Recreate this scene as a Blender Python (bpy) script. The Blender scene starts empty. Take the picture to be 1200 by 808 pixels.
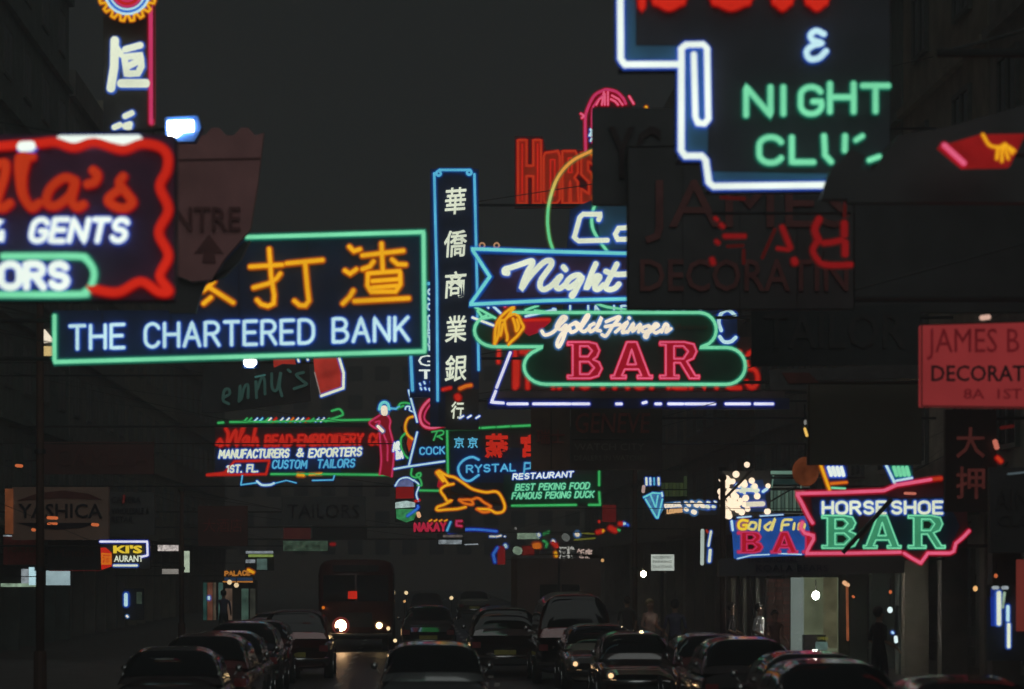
import bpy, bmesh, math, random
from mathutils import Vector, Matrix
random.seed(7)
R = math.radians
SC = bpy.context.scene
C = SC.collection
# ---------------------------------------------------------------- camera
F, CX, HY, CH = 3500.0, 600.0, 665.0, 2.6
cam = bpy.data.cameras.new('camera'); co = bpy.data.objects.new('camera', cam); C.objects.link(co)
co.location = (0, 0, CH); co.rotation_euler = (R(90), 0, 0)
cam.sensor_width = 36; cam.lens = 36 * F / 1200; cam.shift_y = (HY - 404) / 1200
cam.clip_end = 3000; cam.clip_start = 0.5
cam.dof.use_dof = True; cam.dof.focus_distance = 92; cam.dof.aperture_fstop = 1.7
SC.camera = co
# ---------------------------------------------------------------- night sky, sky glow
w = bpy.data.worlds.new('World'); SC.world = w; w.use_nodes = True
bg = w.node_tree.nodes['Background']; bg.inputs[0].default_value = (0.0118, 0.0136, 0.0132, 1); bg.inputs[1].default_value = 1
sun = bpy.data.lights.new('sky_glow', 'SUN'); so = bpy.data.objects.new('sky_glow', sun); C.objects.link(so)
sun.energy = 0.38; sun.angle = R(60); sun.color = (.93, 1, .96); so.rotation_euler = (R(52), 0, R(8)); so.location = (0, -5, 40)
vs = SC.view_settings; vs.view_transform = 'Standard'; vs.look = 'None'; vs.exposure = 0; vs.gamma = 1
SC.render.engine = 'CYCLES'; SC.cycles.use_denoising = True; SC.cycles.max_bounces = 4
SC.cycles.sample_clamp_indirect = 2.0; SC.cycles.caustics_reflective = False; SC.cycles.caustics_refractive = False

# ---------------------------------------------------------------- materials
def lin(c): return tuple(((v / 255 + .055) / 1.055) ** 2.4 if v > 10 else v / 3294 for v in c)
MC = {}
def paint(name, col, rough=.6, metal=0, coat=0, var=.25, scale=6, bump=.0, spec=.5):
    if name in MC: return MC[name]
    m = bpy.data.materials.new(name); m.use_nodes = True; nt = m.node_tree; b = nt.nodes['Principled BSDF']
    tc = nt.nodes.new('ShaderNodeTexCoord'); nz = nt.nodes.new('ShaderNodeTexNoise'); nz.inputs['Scale'].default_value = scale
    nz.inputs['Detail'].default_value = 6; nt.links.new(tc.outputs['Object'], nz.inputs['Vector'])
    rp = nt.nodes.new('ShaderNodeValToRGB'); nt.links.new(nz.outputs['Fac'], rp.inputs[0])
    rp.color_ramp.elements[0].position = .3; rp.color_ramp.elements[1].position = .7
    rp.color_ramp.elements[0].color = tuple(v * (1 - var) for v in col) + (1,)
    rp.color_ramp.elements[1].color = tuple(min(.95, v * (1 + var)) for v in col) + (1,)
    nt.links.new(rp.outputs[0], b.inputs['Base Color'])
    b.inputs['Roughness'].default_value = rough; b.inputs['Metallic'].default_value = metal
    b.inputs['Coat Weight'].default_value = coat; b.inputs['Coat Roughness'].default_value = .06; b.inputs['Coat IOR'].default_value = 2.5 if coat > .8 else 1.5
    b.inputs['Specular IOR Level'].default_value = spec
    if bump:
        bp = nt.nodes.new('ShaderNodeBump'); bp.inputs['Strength'].default_value = bump; bp.inputs['Distance'].default_value = .02
        nt.links.new(nz.outputs['Fac'], bp.inputs['Height']); nt.links.new(bp.outputs[0], b.inputs['Normal'])
    MC[name] = m; return m
def neon(name, rgb, s=1.0, var=.12, scale=1.5):
    """lit gas tube, lit acrylic or painted glow: rgb is what a direct look shows"""
    if name in MC: return MC[name]
    m = bpy.data.materials.new(name); m.use_nodes = True; nt = m.node_tree; nt.nodes.clear()
    o = nt.nodes.new('ShaderNodeOutputMaterial'); e = nt.nodes.new('ShaderNodeEmission')
    tc = nt.nodes.new('ShaderNodeTexCoord'); nz = nt.nodes.new('ShaderNodeTexNoise'); nz.inputs['Scale'].default_value = scale
    nt.links.new(tc.outputs['Object'], nz.inputs['Vector'])
    mr = nt.nodes.new('ShaderNodeMapRange'); mr.inputs[1].default_value = .3; mr.inputs[2].default_value = .7
    mr.inputs[3].default_value = s * (1 - var); mr.inputs[4].default_value = s * (1 + var)
    nt.links.new(nz.outputs['Fac'], mr.inputs[0]); nt.links.new(mr.outputs[0], e.inputs[1])
    e.inputs[0].default_value = lin(rgb) + (1,)
    nt.links.new(e.outputs[0], o.inputs[0]); MC[name] = m; return m
def glass(name, col=(.01, .012, .014), rough=.06):
    m = paint(name, col, rough, var=.1, spec=.6); return m

WHITE = neon('neon_white', (238, 250, 240), 1.15)
WARM = neon('neon_warm_white', (255, 240, 215), 1.15)
MINT = neon('neon_mint', (128, 232, 178), 1.0)
GREEN = neon('neon_green', (70, 205, 110), .8)
AQUA = neon('neon_aqua', (120, 225, 225), 1.0)
CYAN = neon('neon_sky_blue', (96, 196, 235), .95)
BLUE = neon('neon_blue', (60, 130, 235), .9)
DBLUE = neon('neon_deep_blue', (30, 60, 170), .6)
IVORY = neon('neon_ivory', (232, 240, 214), 1.1)
PALE = neon('neon_pale_blue', (196, 235, 243), 1.05)
AMBER = neon('neon_amber', (250, 180, 30), 1.0)
ORANGE = neon('neon_orange', (240, 125, 30), .9)
RED = neon('neon_red', (215, 42, 26), .85)
DRED = neon('neon_dark_red', (150, 24, 26), .7)
DIMRED = neon('neon_dim_red', (85, 22, 20), .6)
VERM = neon('neon_vermilion', (205, 60, 28), .8)
PINK = neon('neon_pink', (238, 100, 135), 1.0)
ROSE = neon('neon_rose', (215, 60, 110), .9)
CRIM = neon('glow_crimson', (178, 22, 42), .75)
LAMP = neon('lamp_white', (255, 250, 240), 30)
LAMPW = neon('lamp_warm', (255, 205, 140), 8)
YEL = neon('neon_yellow', (250, 215, 60), 1)
BOARD = paint('sign_board_black', (.06, .062, .064), .5, var=.3, scale=2)
BNAVY = paint('sign_board_navy', (.022, .06, .22), .45, var=.3, scale=2)
BBLUE = paint('sign_board_blue', (.03, .12, .45), .4, var=.25, scale=2)
BGREEN = paint('sign_board_green', (.03, .10, .07), .5, var=.3, scale=2)
BMAR = paint('sign_board_maroon', (.14, .03, .04), .5, var=.3, scale=2)
BPUR = paint('sign_board_purple', (.11, .045, .13), .5, var=.3, scale=2)
BBROWN = paint('sign_board_brown', (.15, .095, .08), .6, var=.3, scale=2)
STEEL = paint('steel_dark', (.05, .05, .05), .5, .4)
RUST = paint('steel_rust', (.09, .045, .03), .7, .2)
GLASSY = paint('tube_unlit', (.06, .06, .06), .3)

HALO_MATS = {}
def jacket(name, rgb, a):  # part-clear emissive material that paints the coloured halo of a tube
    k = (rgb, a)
    if k in HALO_MATS: return HALO_MATS[k]
    m = bpy.data.materials.new('halo_shell_' + name); m.use_nodes = True; nt = m.node_tree; nt.nodes.clear()
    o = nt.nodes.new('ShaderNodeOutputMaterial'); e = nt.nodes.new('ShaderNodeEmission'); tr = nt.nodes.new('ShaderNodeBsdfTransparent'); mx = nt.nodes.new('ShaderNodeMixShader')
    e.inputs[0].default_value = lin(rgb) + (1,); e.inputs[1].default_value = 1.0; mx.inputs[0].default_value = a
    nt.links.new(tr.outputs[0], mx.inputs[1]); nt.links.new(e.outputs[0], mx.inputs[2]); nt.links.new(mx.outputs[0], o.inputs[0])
    HALO_MATS[k] = m; return m
HALO_HUE = {'neon_white': (60, 110, 250), 'neon_warm_white': (90, 150, 220), 'neon_ivory': (70, 120, 235), 'neon_pale_blue': (40, 95, 215), 'neon_aqua': (30, 110, 215), 'neon_violet_white': (50, 70, 200), 'neon_cream': (110, 110, 200),
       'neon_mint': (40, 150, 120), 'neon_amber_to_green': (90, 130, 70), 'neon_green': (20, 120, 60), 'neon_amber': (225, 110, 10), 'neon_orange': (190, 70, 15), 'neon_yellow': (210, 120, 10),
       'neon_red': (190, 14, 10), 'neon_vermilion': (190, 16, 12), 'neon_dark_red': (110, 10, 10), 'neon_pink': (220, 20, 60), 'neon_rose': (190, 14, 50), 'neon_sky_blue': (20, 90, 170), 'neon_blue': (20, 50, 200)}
# ---------------------------------------------------------------- object helpers
def P(px, py, d): return Vector(((px - CX) / F * d, d, CH + (HY - py) / F * d))
def mesh_obj(name, verts, faces, mat, parent=None, smooth=False, loc=None):
    me = bpy.data.meshes.new(name); me.from_pydata([tuple(v) for v in verts], [], faces); me.update()
    me.materials.append(mat)
    if smooth: me.polygons.foreach_set('use_smooth', [True] * len(me.polygons))
    o = bpy.data.objects.new(name, me); C.objects.link(o)
    if parent: o.parent = parent
    if loc: o.location = loc
    return o
def tag(o, label=None, cat=None, group=None, kind=None):
    if label: o['label'] = label
    if cat: o['category'] = cat
    if group: o['group'] = group
    if kind: o['kind'] = kind
    return o
def root(name, label, cat, loc, rz=0, group=None):
    o = bpy.data.objects.new(name, None); C.objects.link(o); o.location = loc; o.rotation_euler = (0, 0, rz)
    o.empty_display_size = .2
    return tag(o, label, cat, group)
class MB:
    def __init__(s): s.v = []; s.f = []
    def add(s, vs, fs):
        n = len(s.v); s.v += [Vector(v) for v in vs]; s.f += [tuple(i + n for i in f) for f in fs]; return s
    def box(s, x0, x1, y0, y1, z0, z1):
        return s.add([(x0, y0, z0), (x1, y0, z0), (x1, y1, z0), (x0, y1, z0), (x0, y0, z1), (x1, y0, z1), (x1, y1, z1), (x0, y1, z1)],
                     [(0, 3, 2, 1), (4, 5, 6, 7), (0, 1, 5, 4), (1, 2, 6, 5), (2, 3, 7, 6), (3, 0, 4, 7)])
    def rod(s, a, b, r, n=6, r2=None):
        a = Vector(a); b = Vector(b); t = (b - a).normalized(); u = t.orthogonal().normalized(); v = t.cross(u); r2 = r if r2 is None else r2
        vs = [a + (u * math.cos(k * 2 * math.pi / n) + v * math.sin(k * 2 * math.pi / n)) * r for k in range(n)] + \
             [b + (u * math.cos(k * 2 * math.pi / n) + v * math.sin(k * 2 * math.pi / n)) * r2 for k in range(n)]
        fs = [(k, (k + 1) % n, n + (k + 1) % n, n + k) for k in range(n)] + [tuple(range(n - 1, -1, -1)), tuple(range(n, 2 * n))]
        return s.add(vs, fs)
    def ball(s, c, r, n=8, m=5, sz=1):
        c = Vector(c); vs = [c + Vector((0, 0, r * sz))]
        for i in range(1, m):
            a = math.pi * i / m
            for k in range(n):
                b = 2 * math.pi * k / n; vs.append(c + Vector((r * math.sin(a) * math.cos(b), r * math.sin(a) * math.sin(b), r * sz * math.cos(a))))
        vs.append(c - Vector((0, 0, r * sz))); fs = [(0, 1 + k, 1 + (k + 1) % n) for k in range(n)]
        for i in range(m - 2):
            for k in range(n): fs.append((1 + i * n + k, 1 + (i + 1) * n + k, 1 + (i + 1) * n + (k + 1) % n, 1 + i * n + (k + 1) % n))
        L = len(vs) - 1; fs += [(L, 1 + (m - 2) * n + (k + 1) % n, 1 + (m - 2) * n + k) for k in range(n)]
        return s.add(vs, fs)
    def build(s, name, mat, parent=None, smooth=False, loc=None): return mesh_obj(name, s.v, s.f, mat, parent, smooth, loc)

def catmull(pts, closed=False, n=5):
    pts = [Vector(p) for p in pts]; out = []; N = len(pts)
    if N < 3: return pts
    for i in range(N if closed else N - 1):
        p1 = pts[i]; p2 = pts[(i + 1) % N]
        p0 = pts[i - 1] if (closed or i > 0) else p1 * 2 - p2
        p3 = pts[(i + 2) % N] if (closed or i + 2 < N) else p2 * 2 - p1
        for k in range(n):
            t = k / n
            out.append(.5 * ((2 * p1) + (p2 - p0) * t + (2 * p0 - 5 * p1 + 4 * p2 - p3) * t * t + (3 * p1 - p0 - 3 * p2 + p3) * t ** 3))
    if not closed: out.append(pts[-1])
    return out
def tube_geo(pts, r, closed=False, flat=1.0, ns=6):
    """pts: Vectors in the xz plane (y const). round-ended tube"""
    q = [pts[0]]
    for p in pts[1:]:
        if (p - q[-1]).length > r * .12: q.append(p)
    if len(q) < 2: q.append(q[0] + Vector((r * .3, 0, 0)))
    pts = q; N = len(pts); rings = []
    def tan(i):
        if closed: return (pts[(i + 1) % N] - pts[i - 1])
        return pts[min(N - 1, i + 1)] - pts[max(0, i - 1)]
    def ring(c, t, rr):
        n = Vector((t.z, 0, -t.x))
        return [c + n * (math.cos(k * 2 * math.pi / ns) * rr) + Vector((0, math.sin(k * 2 * math.pi / ns) * rr * flat, 0)) for k in range(ns)]
    if not closed:
        t = tan(0).normalized()
        rings.append(ring(pts[0] - t * r * .85, t, r * .45)); rings.append(ring(pts[0] - t * r * .45, t, r * .87))
    for i in range(N):
        t = tan(i)
        if t.length < 1e-9: t = Vector((1, 0, 0))
        t.normalize()
        if closed or 0 < i < N - 1:
            a = pts[i] - pts[i - 1]; b = pts[(i + 1) % N] - pts[i]; la, lb = a.length, b.length
            if la > 1e-9 and lb > 1e-9 and a.normalized().dot(b.normalized()) < .88:
                a.normalize(); b.normalize()
                rings.append(ring(pts[i] - a * min(r * .7, la * .45), a, r)); rings.append(ring(pts[i] + (a - b) * r * .12, t, r)); rings.append(ring(pts[i] + b * min(r * .7, lb * .45), b, r)); continue
        rings.append(ring(pts[i], t, r))
    if not closed:
        t = tan(N - 1).normalized()
        rings.append(ring(pts[-1] + t * r * .45, t, r * .87)); rings.append(ring(pts[-1] + t * r * .85, t, r * .45))
    V = [v for rg in rings for v in rg]; Fc = []; M = len(rings)
    for i in range(M if closed else M - 1):
        for k in range(ns):
            a = i * ns + k; b = i * ns + (k + 1) % ns; j = (i + 1) % M
            Fc.append((a, b, j * ns + (k + 1) % ns, j * ns + k))
    if not closed: Fc.append(tuple(range(ns - 1, -1, -1))); Fc.append(tuple((M - 1) * ns + k for k in range(ns)))
    return V, Fc

def arc(cx, cy, rx, ry, a0, a1, n=8):
    return [(cx + rx * math.cos(R(a0 + (a1 - a0) * i / n)), cy + ry * math.sin(R(a0 + (a1 - a0) * i / n))) for i in range(n + 1)]
G = {  # single stroke alphabet, height 1, y up
 'A': (.66, [[(0, 0), (.33, 1), (.66, 0)], [(.13, .36), (.53, .36)]]),
 'B': (.6, [[(0, 0), (0, 1), (.3, 1)] + arc(.3, .76, .24, .24, 90, -90) + [(0, .52)], [(0, .52), (.32, .52)] + arc(.32, .26, .28, .26, 90, -90) + [(0, 0)]]),
 'C': (.62, [arc(.34, .66, .3, .34, 25, 180, 8) + arc(.34, .34, .3, .34, 180, 335, 8)]),
 'D': (.62, [[(0, 0), (0, 1), (.25, 1)] + arc(.25, .6, .36, .4, 90, 0, 5) + arc(.25, .4, .36, .4, 0, -90, 5) + [(0, 0)]]),
 'E': (.52, [[(.52, 1), (0, 1), (0, 0), (.52, 0)], [(0, .52), (.45, .52)]]),
 'F': (.5, [[(.5, 1), (0, 1), (0, 0)], [(0, .52), (.42, .52)]]),
 'G': (.64, [arc(.33, .68, .3, .32, 25, 180, 8) + arc(.33, .32, .3, .32, 180, 360, 8) + [(.63, .46), (.38, .46)]]),
 'H': (.6, [[(0, 0), (0, 1)], [(.6, 0), (.6, 1)], [(0, .52), (.6, .52)]]),
 'I': (.05, [[(.02, 0), (.02, 1)]]),
 'J': (.45, [[(.45, 1), (.45, .25)] + arc(.22, .25, .23, .25, 0, -160, 6)]),
 'K': (.58, [[(0, 0), (0, 1)], [(.55, 1), (.02, .42)], [(.18, .58), (.58, 0)]]),
 'L': (.5, [[(0, 1), (0, 0), (.5, 0)]]),
 'M': (.76, [[(0, 0), (.06, 1), (.38, .3), (.7, 1), (.76, 0)]]),
 'N': (.62, [[(0, 0), (0, 1), (.62, 0), (.62, 1)]]),
 'O': (.64, [arc(.32, .68, .32, .32, 0, 180, 8) + arc(.32, .32, .32, .32, 180, 360, 8) + [(.64, .68)]]),
 'P': (.56, [[(0, 0), (0, 1), (.3, 1)] + arc(.3, .74, .26, .26, 90, -90) + [(0, .48)]]),
 'Q': (.66, [arc(.32, .68, .32, .32, 0, 180, 8) + arc(.32, .32, .32, .32, 180, 360, 8) + [(.64, .68)], [(.4, .25), (.66, -.05)]]),
 'R': (.58, [[(0, 0), (0, 1), (.3, 1)] + arc(.3, .75, .25, .25, 90, -90) + [(0, .5)], [(.28, .5), (.58, 0)]]),
 'S': (.56, [arc(.29, .76, .25, .24, 20, 250, 9) + arc(.29, .27, .26, .26, 75, -160, 10)]),
 'T': (.6, [[(0, 1), (.6, 1)], [(.3, 1), (.3, 0)]]),
 'U': (.6, [[(0, 1), (0, .3)] + arc(.3, .3, .3, .3, 180, 360, 8) + [(.6, 1)]]),
 'V': (.62, [[(0, 1), (.31, 0), (.62, 1)]]),
 'W': (.86, [[(0, 1), (.2, 0), (.43, .8), (.66, 0), (.86, 1)]]),
 'X': (.6, [[(0, 0), (.6, 1)], [(0, 1), (.6, 0)]]),
 'Y': (.6, [[(0, 1), (.3, .5), (.6, 1)], [(.3, .5), (.3, 0)]]),
 'Z': (.56, [[(0, 1), (.56, 1), (0, 0), (.56, 0)]]),
 '&': (.6, [[(.6, .4), (.45, .1), (.2, 0), (0, .2), (.1, .45), (.4, .72), (.38, .92), (.22, 1), (.1, .85), (.2, .6), (.6, 0)]]),
 "'": (.05, [[(.03, 1), (.0, .78)]]), '.': (.05, [[(.02, 0), (.03, .04)]]), '-': (.3, [[(0, .5), (.3, .5)]]),
 '1': (.2, [[(0, .8), (.18, 1), (.18, 0)]]), '8': (.56, [arc(.28, .76, .22, .24, -90, 270, 12), arc(.28, .26, .28, .26, 90, 450, 12)]),
}
SLAB = {
 'B': ([(0, 1), (.62, 1), (.84, .95), (.93, .77), (.86, .6), (.74, .52), (.92, .44), (1, .27), (.9, .07), (.66, 0), (0, 0), (0, .075), (.15, .075), (.15, .925), (0, .925)],
       [[(.36, .89), (.6, .89), (.72, .76), (.6, .6), (.36, .6)], [(.36, .46), (.62, .46), (.78, .29), (.62, .11), (.36, .11)]]),
 'A': ([(0, 0), (.36, 0), (.36, .075), (.26, .075), (.33, .25), (.67, .25), (.74, .075), (.64, .075), (.64, 0), (1, 0), (1, .075), (.93, .075), (.62, 1), (.38, 1), (.07, .075), (0, .075)],
       [[(.5, .8), (.39, .38), (.61, .38)]]),
 'R': ([(0, 1), (.62, 1), (.86, .94), (.93, .74), (.85, .55), (.68, .47), (.9, .075), (1, .075), (1, 0), (.76, 0), (.52, .43), (.36, .43), (.36, .075), (.48, .075), (.48, 0), (0, 0), (0, .075), (.15, .075), (.15, .925), (0, .925)],
       [[(.36, .89), (.6, .89), (.72, .74), (.6, .54), (.36, .54)]])}

class Sign:
    """a sign at distance d; all shapes given as photo-measured outline coordinates, laid in its own plane"""
    def __init__(s, name, label, d, base, group=None, cat='sign'):
        s.d = d; s.o = P(base[0], base[1], d); s.k = d / F
        s.root = root(name, label, cat, s.o, 0, group); s.back = []
    def L(s, p, y=0.0): q = P(p[0], p[1], s.d) - s.o; q.y += y; return q
    def tube(s, pts, r, mat, name='neon_tube', smooth=False, closed=False, off=.09, flat=1, parent=None, seg=5, label=None):
        paths = pts if isinstance(pts[0][0], (tuple, list)) else [pts]
        V = []; Fc = []; qs = []
        for p in paths:
            q = [s.L(a, -off) for a in p]
            if smooth: q = catmull(q, closed, seg)
            v, f = tube_geo(q, r * s.k, closed, flat); n = len(V); V += v; Fc += [tuple(i + n for i in g) for g in f]; qs.append(q)
        nf = [len(Fc)]; hue = HALO_HUE.get(mat.name)
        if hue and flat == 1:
            for gr_ in (min(1.2, .45 * r + .15), min(2.7, 1.05 * r + .35)):  # two flat emissive shells behind the tube stand in for its halo
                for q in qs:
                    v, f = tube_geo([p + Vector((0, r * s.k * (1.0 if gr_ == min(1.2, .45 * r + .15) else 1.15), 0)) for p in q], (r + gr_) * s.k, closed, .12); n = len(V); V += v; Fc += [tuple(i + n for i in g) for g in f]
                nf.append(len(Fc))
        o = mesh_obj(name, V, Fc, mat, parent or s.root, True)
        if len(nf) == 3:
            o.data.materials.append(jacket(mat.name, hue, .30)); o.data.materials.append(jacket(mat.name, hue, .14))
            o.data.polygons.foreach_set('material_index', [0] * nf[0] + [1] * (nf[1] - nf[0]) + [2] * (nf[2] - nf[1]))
        if label: o['label'] = label
        return o
    def board(s, poly, mat, th=.22, name='board', off=0.0, parent=None, label=None):
        n = len(poly); A = [s.L(p, -off) for p in poly]; B = [a + Vector((0, th, 0)) for a in A]
        Fc = [tuple(range(n)), tuple(range(2 * n - 1, n - 1, -1))] + [(i, n + i, n + (i + 1) % n, (i + 1) % n) for i in range(n)]
        o = mesh_obj(name, A + B, Fc, mat, parent or s.root)
        me = o.data; bm = bmesh.new(); bm.from_mesh(me); bmesh.ops.triangulate(bm, faces=[f for f in bm.faces if len(f.verts) > 4])
        bmesh.ops.recalc_face_normals(bm, faces=bm.faces); bm.to_mesh(me); bm.free()
        if label: o['label'] = label
        return o
    def rect(s, x0, y0, x1, y1, mat, **k): return s.board([(x0, y0), (x1, y0), (x1, y1), (x0, y1)], mat, **k)
    def rim(s, poly, mat, wpx=2.0, dep=.05, name='edge_trim'):
        s.tube([tuple(p) for p in poly], wpx, mat, name, closed=True, off=dep * .5, flat=.8)
    def text(s, t, p0, p1, h, r, mat, slant=0, name='letter', off=.09, flat=1, bounce=0, skip=()):
        tot = 0; gap = .24
        for ch in t: tot += (G[ch][0] if ch != ' ' else .35) + gap
        tot -= gap; x = 0; dx = p1[0] - p0[0]; dy = p1[1] - p0[1]; sx = dx / tot
        for i, ch in enumerate(t):
            if ch == ' ': x += .35 + gap; continue
            wd, st = G[ch]; paths = []
            jy = random.uniform(-bounce, bounce)
            for sk in st:
                paths.append([(p0[0] + (x + a) * sx + slant * b * h, p0[1] + dy * (x + a) / tot - b * h + jy) for a, b in sk])
            if i not in skip: s.tube(paths, r, mat, name, off=off, flat=flat)
            x += wd + gap
    def slab(s, ch, x0, y0, x1, y1, r, mat, fill, rfill, slope=0):
        out, ins = SLAB[ch]; T = lambda p: (x0 + (x1 - x0) * p[0], y1 - (y1 - y0) * p[1])
        pl = s.board([T(p) for p in out], fill, th=.03, name='letter', off=.05)  # emissive face and wider edge put the tubes' halo into the letter colour
        s.tube([T(p) for p in out], rfill, fill, 'letter_halo', closed=True, off=.05, flat=.3, parent=pl)
        s.tube([T(p) for p in out], r, mat, 'neon_tube', closed=True, off=.12, parent=pl)
        for q in ins: s.tube([T(p) for p in q], r, mat, 'neon_tube', closed=True, off=.12, parent=pl)
        for q in ins:
            cx = sum(p[0] for p in q) / len(q); cy = sum(p[1] for p in q) / len(q)
            s.board([T((cx + (p[0] - cx) * .62, cy + (p[1] - cy) * .62)) for p in q], BOARD, th=.02, name='counter', off=.075, parent=pl)
    def font(s, t, cx, cy, h, mat, width=None, bold=0.0, slant=0, name='lettering', off=.03, th=.02, rot=0, label=None, parent=None):
        c = bpy.data.curves.new('t', 'FONT'); c.body = t; c.align_x = 'CENTER'; c.align_y = 'CENTER'; c.size = 1; c.extrude = .01
        c.offset = bold; c.resolution_u = 2; c.shear = slant
        tmp = bpy.data.objects.new('t', c); C.objects.link(tmp)
        me = bpy.data.meshes.new_from_object(tmp.evaluated_get(bpy.context.evaluated_depsgraph_get()))
        bpy.data.objects.remove(tmp); bpy.data.curves.remove(c)
        xs = [v.co.x for v in me.vertices]; ys = [v.co.y for v in me.vertices]
        if not xs: return None
        mx, my = (min(xs) + max(xs)) / 2, (min(ys) + max(ys)) / 2; sy = h * s.k / max(1e-6, max(ys) - min(ys))
        sx = sy if width is None else width * s.k / max(1e-6, max(xs) - min(xs))
        c0 = s.L((cx, cy), -off); ca, sa = math.cos(rot), math.sin(rot)
        for v in me.vertices:
            x, y, z = (v.co.x - mx) * sx, (v.co.y - my) * sy, v.co.z
            v.co = (c0.x + x * ca - y * sa, c0.y - z / .01 * th * .5, c0.z + x * sa + y * ca)
        me.materials.clear(); me.materials.append(mat)
        o = bpy.data.objects.new(name, me); C.objects.link(o); o.parent = parent or s.root
        if label: o['label'] = label
        return o
    def bracket(s, pts, side, r=.05, mat=None):
        """steel arms from the sign's back to the facade on its side"""
        r *= .55; mat = mat or STEEL; ax = axis_x(s.d); fx = ax + (-FL if side < 0 else FR)
        for px, py in pts:
            a = s.L((px, py), .12); b = Vector((fx - s.o.x, .12, a.z))
            MB().rod(a, b, r, 6).build('bracket_arm', mat, s.root)
            MB().rod(a + Vector((0, .06, 0)), b + Vector((0, .3, 1.6)), r * .35, 5).build('stay_cable', mat, s.root)
YAW = 120 / F
def axis_x(y): return -YAW * y
FL, FR = 11.7, 11.3
def zc(ox, oy, k): return lambda pts: [(ox + a / k, oy + b / k) for a, b in pts]
# ================================================================ SETTING
ASPH = paint('asphalt', (.045, .045, .047), .42, var=.35, scale=1.2, bump=.4)
PAVE = paint('pavement_concrete', (.16, .15, .14), .7, var=.3, scale=2, bump=.3)
KERB = paint('kerb_stone', (.25, .24, .22), .7)
LINE = paint('road_paint', (.6, .6, .56), .6, var=.4, scale=5)
def strip(name, o0, o1, z0, z1, mat, y0=-30, y1=900):
    def X(y, o): return axis_x(y) + o
    m = MB(); vs = []
    for y in (y0, y1):
        for o in (o0, o1):
            for z in (z0, z1): vs.append((X(y, o), y, z))
    m.add(vs, [(0, 1, 3, 2), (4, 6, 7, 5), (0, 4, 5, 1), (2, 3, 7, 6), (1, 5, 7, 3), (0, 2, 6, 4)])
    return tag(m.build(name, mat), kind='structure')
g = MB().add([(-1500, -300, 0), (1500, -300, 0), (1500, 2500, 0), (-1500, 2500, 0)], [(0, 1, 2, 3)]).build('ground', PAVE); tag(g, kind='structure')
strip('road', -5.3, 7.2, -.02, .005, ASPH)
strip('pavement', -FL - 6, -5.5, -.02, .13, PAVE); strip('pavement', 7.4, FR + 6, -.02, .13, PAVE)
strip('kerb', -5.5, -5.3, -.02, .135, KERB); strip('kerb', 7.2, 7.4, -.02, .135, KERB)
dash = MB()
y = 30
while y < 260:
    for o in (-1.6, 1.9): dash.box(axis_x(y) + o - .06, axis_x(y) + o + .06, y, y + 2, .006, .010)
    y += 5
tag(dash.build('lane_marking', LINE), kind='structure')

WALLS = [paint('plaster_grey', (.24, .23, .21), .8, var=.3, scale=1.5, bump=.3), paint('plaster_cream', (.3, .27, .21), .8, var=.3, scale=1.5, bump=.3),
         paint('plaster_brown', (.17, .13, .1), .8, var=.3, scale=1.5, bump=.3), paint('plaster_green', (.16, .2, .18), .8, var=.3, scale=1.5, bump=.3)]
FRAME = paint('window_frame_paint', (.12, .13, .12), .6); PANE = glass('window_glass')
SHUT = paint('shutter_metal', (.14, .14, .14), .55, .3, scale=3)
wf = MB()
for a, b, c, d in ((-.9, .9, 0, .09), (-.9, .9, 1.41, 1.5), (-.9, -.82, .09, 1.41), (.82, .9, .09, 1.41), (-.04, .04, .09, 1.41)): wf.box(-.07, .03, a, b, c, d)
WFM = None
def building(side, y0, ln, floors, k, label):
    global WFM
    off = -FL if side < 0 else FR
    r = root('shop_house', label, 'building', (axis_x(y0) + off, y0, .13 if True else 0), YAW)
    wm = WALLS[k % 4]; H = 3.7 + floors * 3.0; S = side
    def bx(m, x0, x1, a, b, c, d): return m.box(min(S * x0, S * x1), max(S * x0, S * x1), a, b, c, d)
    bx(MB(), 0, 10, .02, ln - .02, 3.75, H).build('wall', wm, r)
    bx(MB(), 2.6, 10, .02, ln - .02, 0, 3.75).build('ground_floor_wall', WALLS[(k + 1) % 4], r)
    n = max(2, round(ln / 4.2)); bay = ln / n
    for i in range(n + 1):
        yy = min(max(i * bay, .3), ln - .3)
        p = bx(MB(), -.05, .5, yy - .25, yy + .25, 0, 3.75).build('pillar', wm, r)
    for i in range(n):
        a = i * bay + .35; b = (i + 1) * bay - .35; m = MB()
        for q in range(12): bx(m, 2.5 - .03 * (q % 2), 2.6, a, b, .05 + q * .24, .05 + (q + 1) * .24 - .01)
        m.build('shutter', SHUT, r)
    bx(MB(), -.8, .0, .05, ln - .05, 3.6, 3.72).build('canopy', wm, r)
    for f in range(floors):
        z = 3.7 + f * 3.0
        bx(MB(), -.16, -.003, .02, ln - .02, z + .03, z + .2).build('string_course', wm, r)
        for i in range(n):
            yc = (i + .5) * bay
            if WFM is None: WFM = wf.build('window', FRAME, r); WFM.name = 'window'; o = WFM
            else: o = bpy.data.objects.new('window', WFM.data); C.objects.link(o); o.parent = r
            o.location = (S * -.02, yc, z + 1.0)
            q = MB().box(-.03, .015, -.82, .82, .09, 1.41) if not MC.get('pm') else None
            if q: MC['pm'] = q.build('pane', PANE, o).data
            else:
                pn = bpy.data.objects.new('pane', MC['pm']); C.objects.link(pn); pn.parent = o
    bx(MB(), -.2, .2, .02, ln - .02, H, H + .9).build('parapet', wm, r)
    return r
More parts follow.
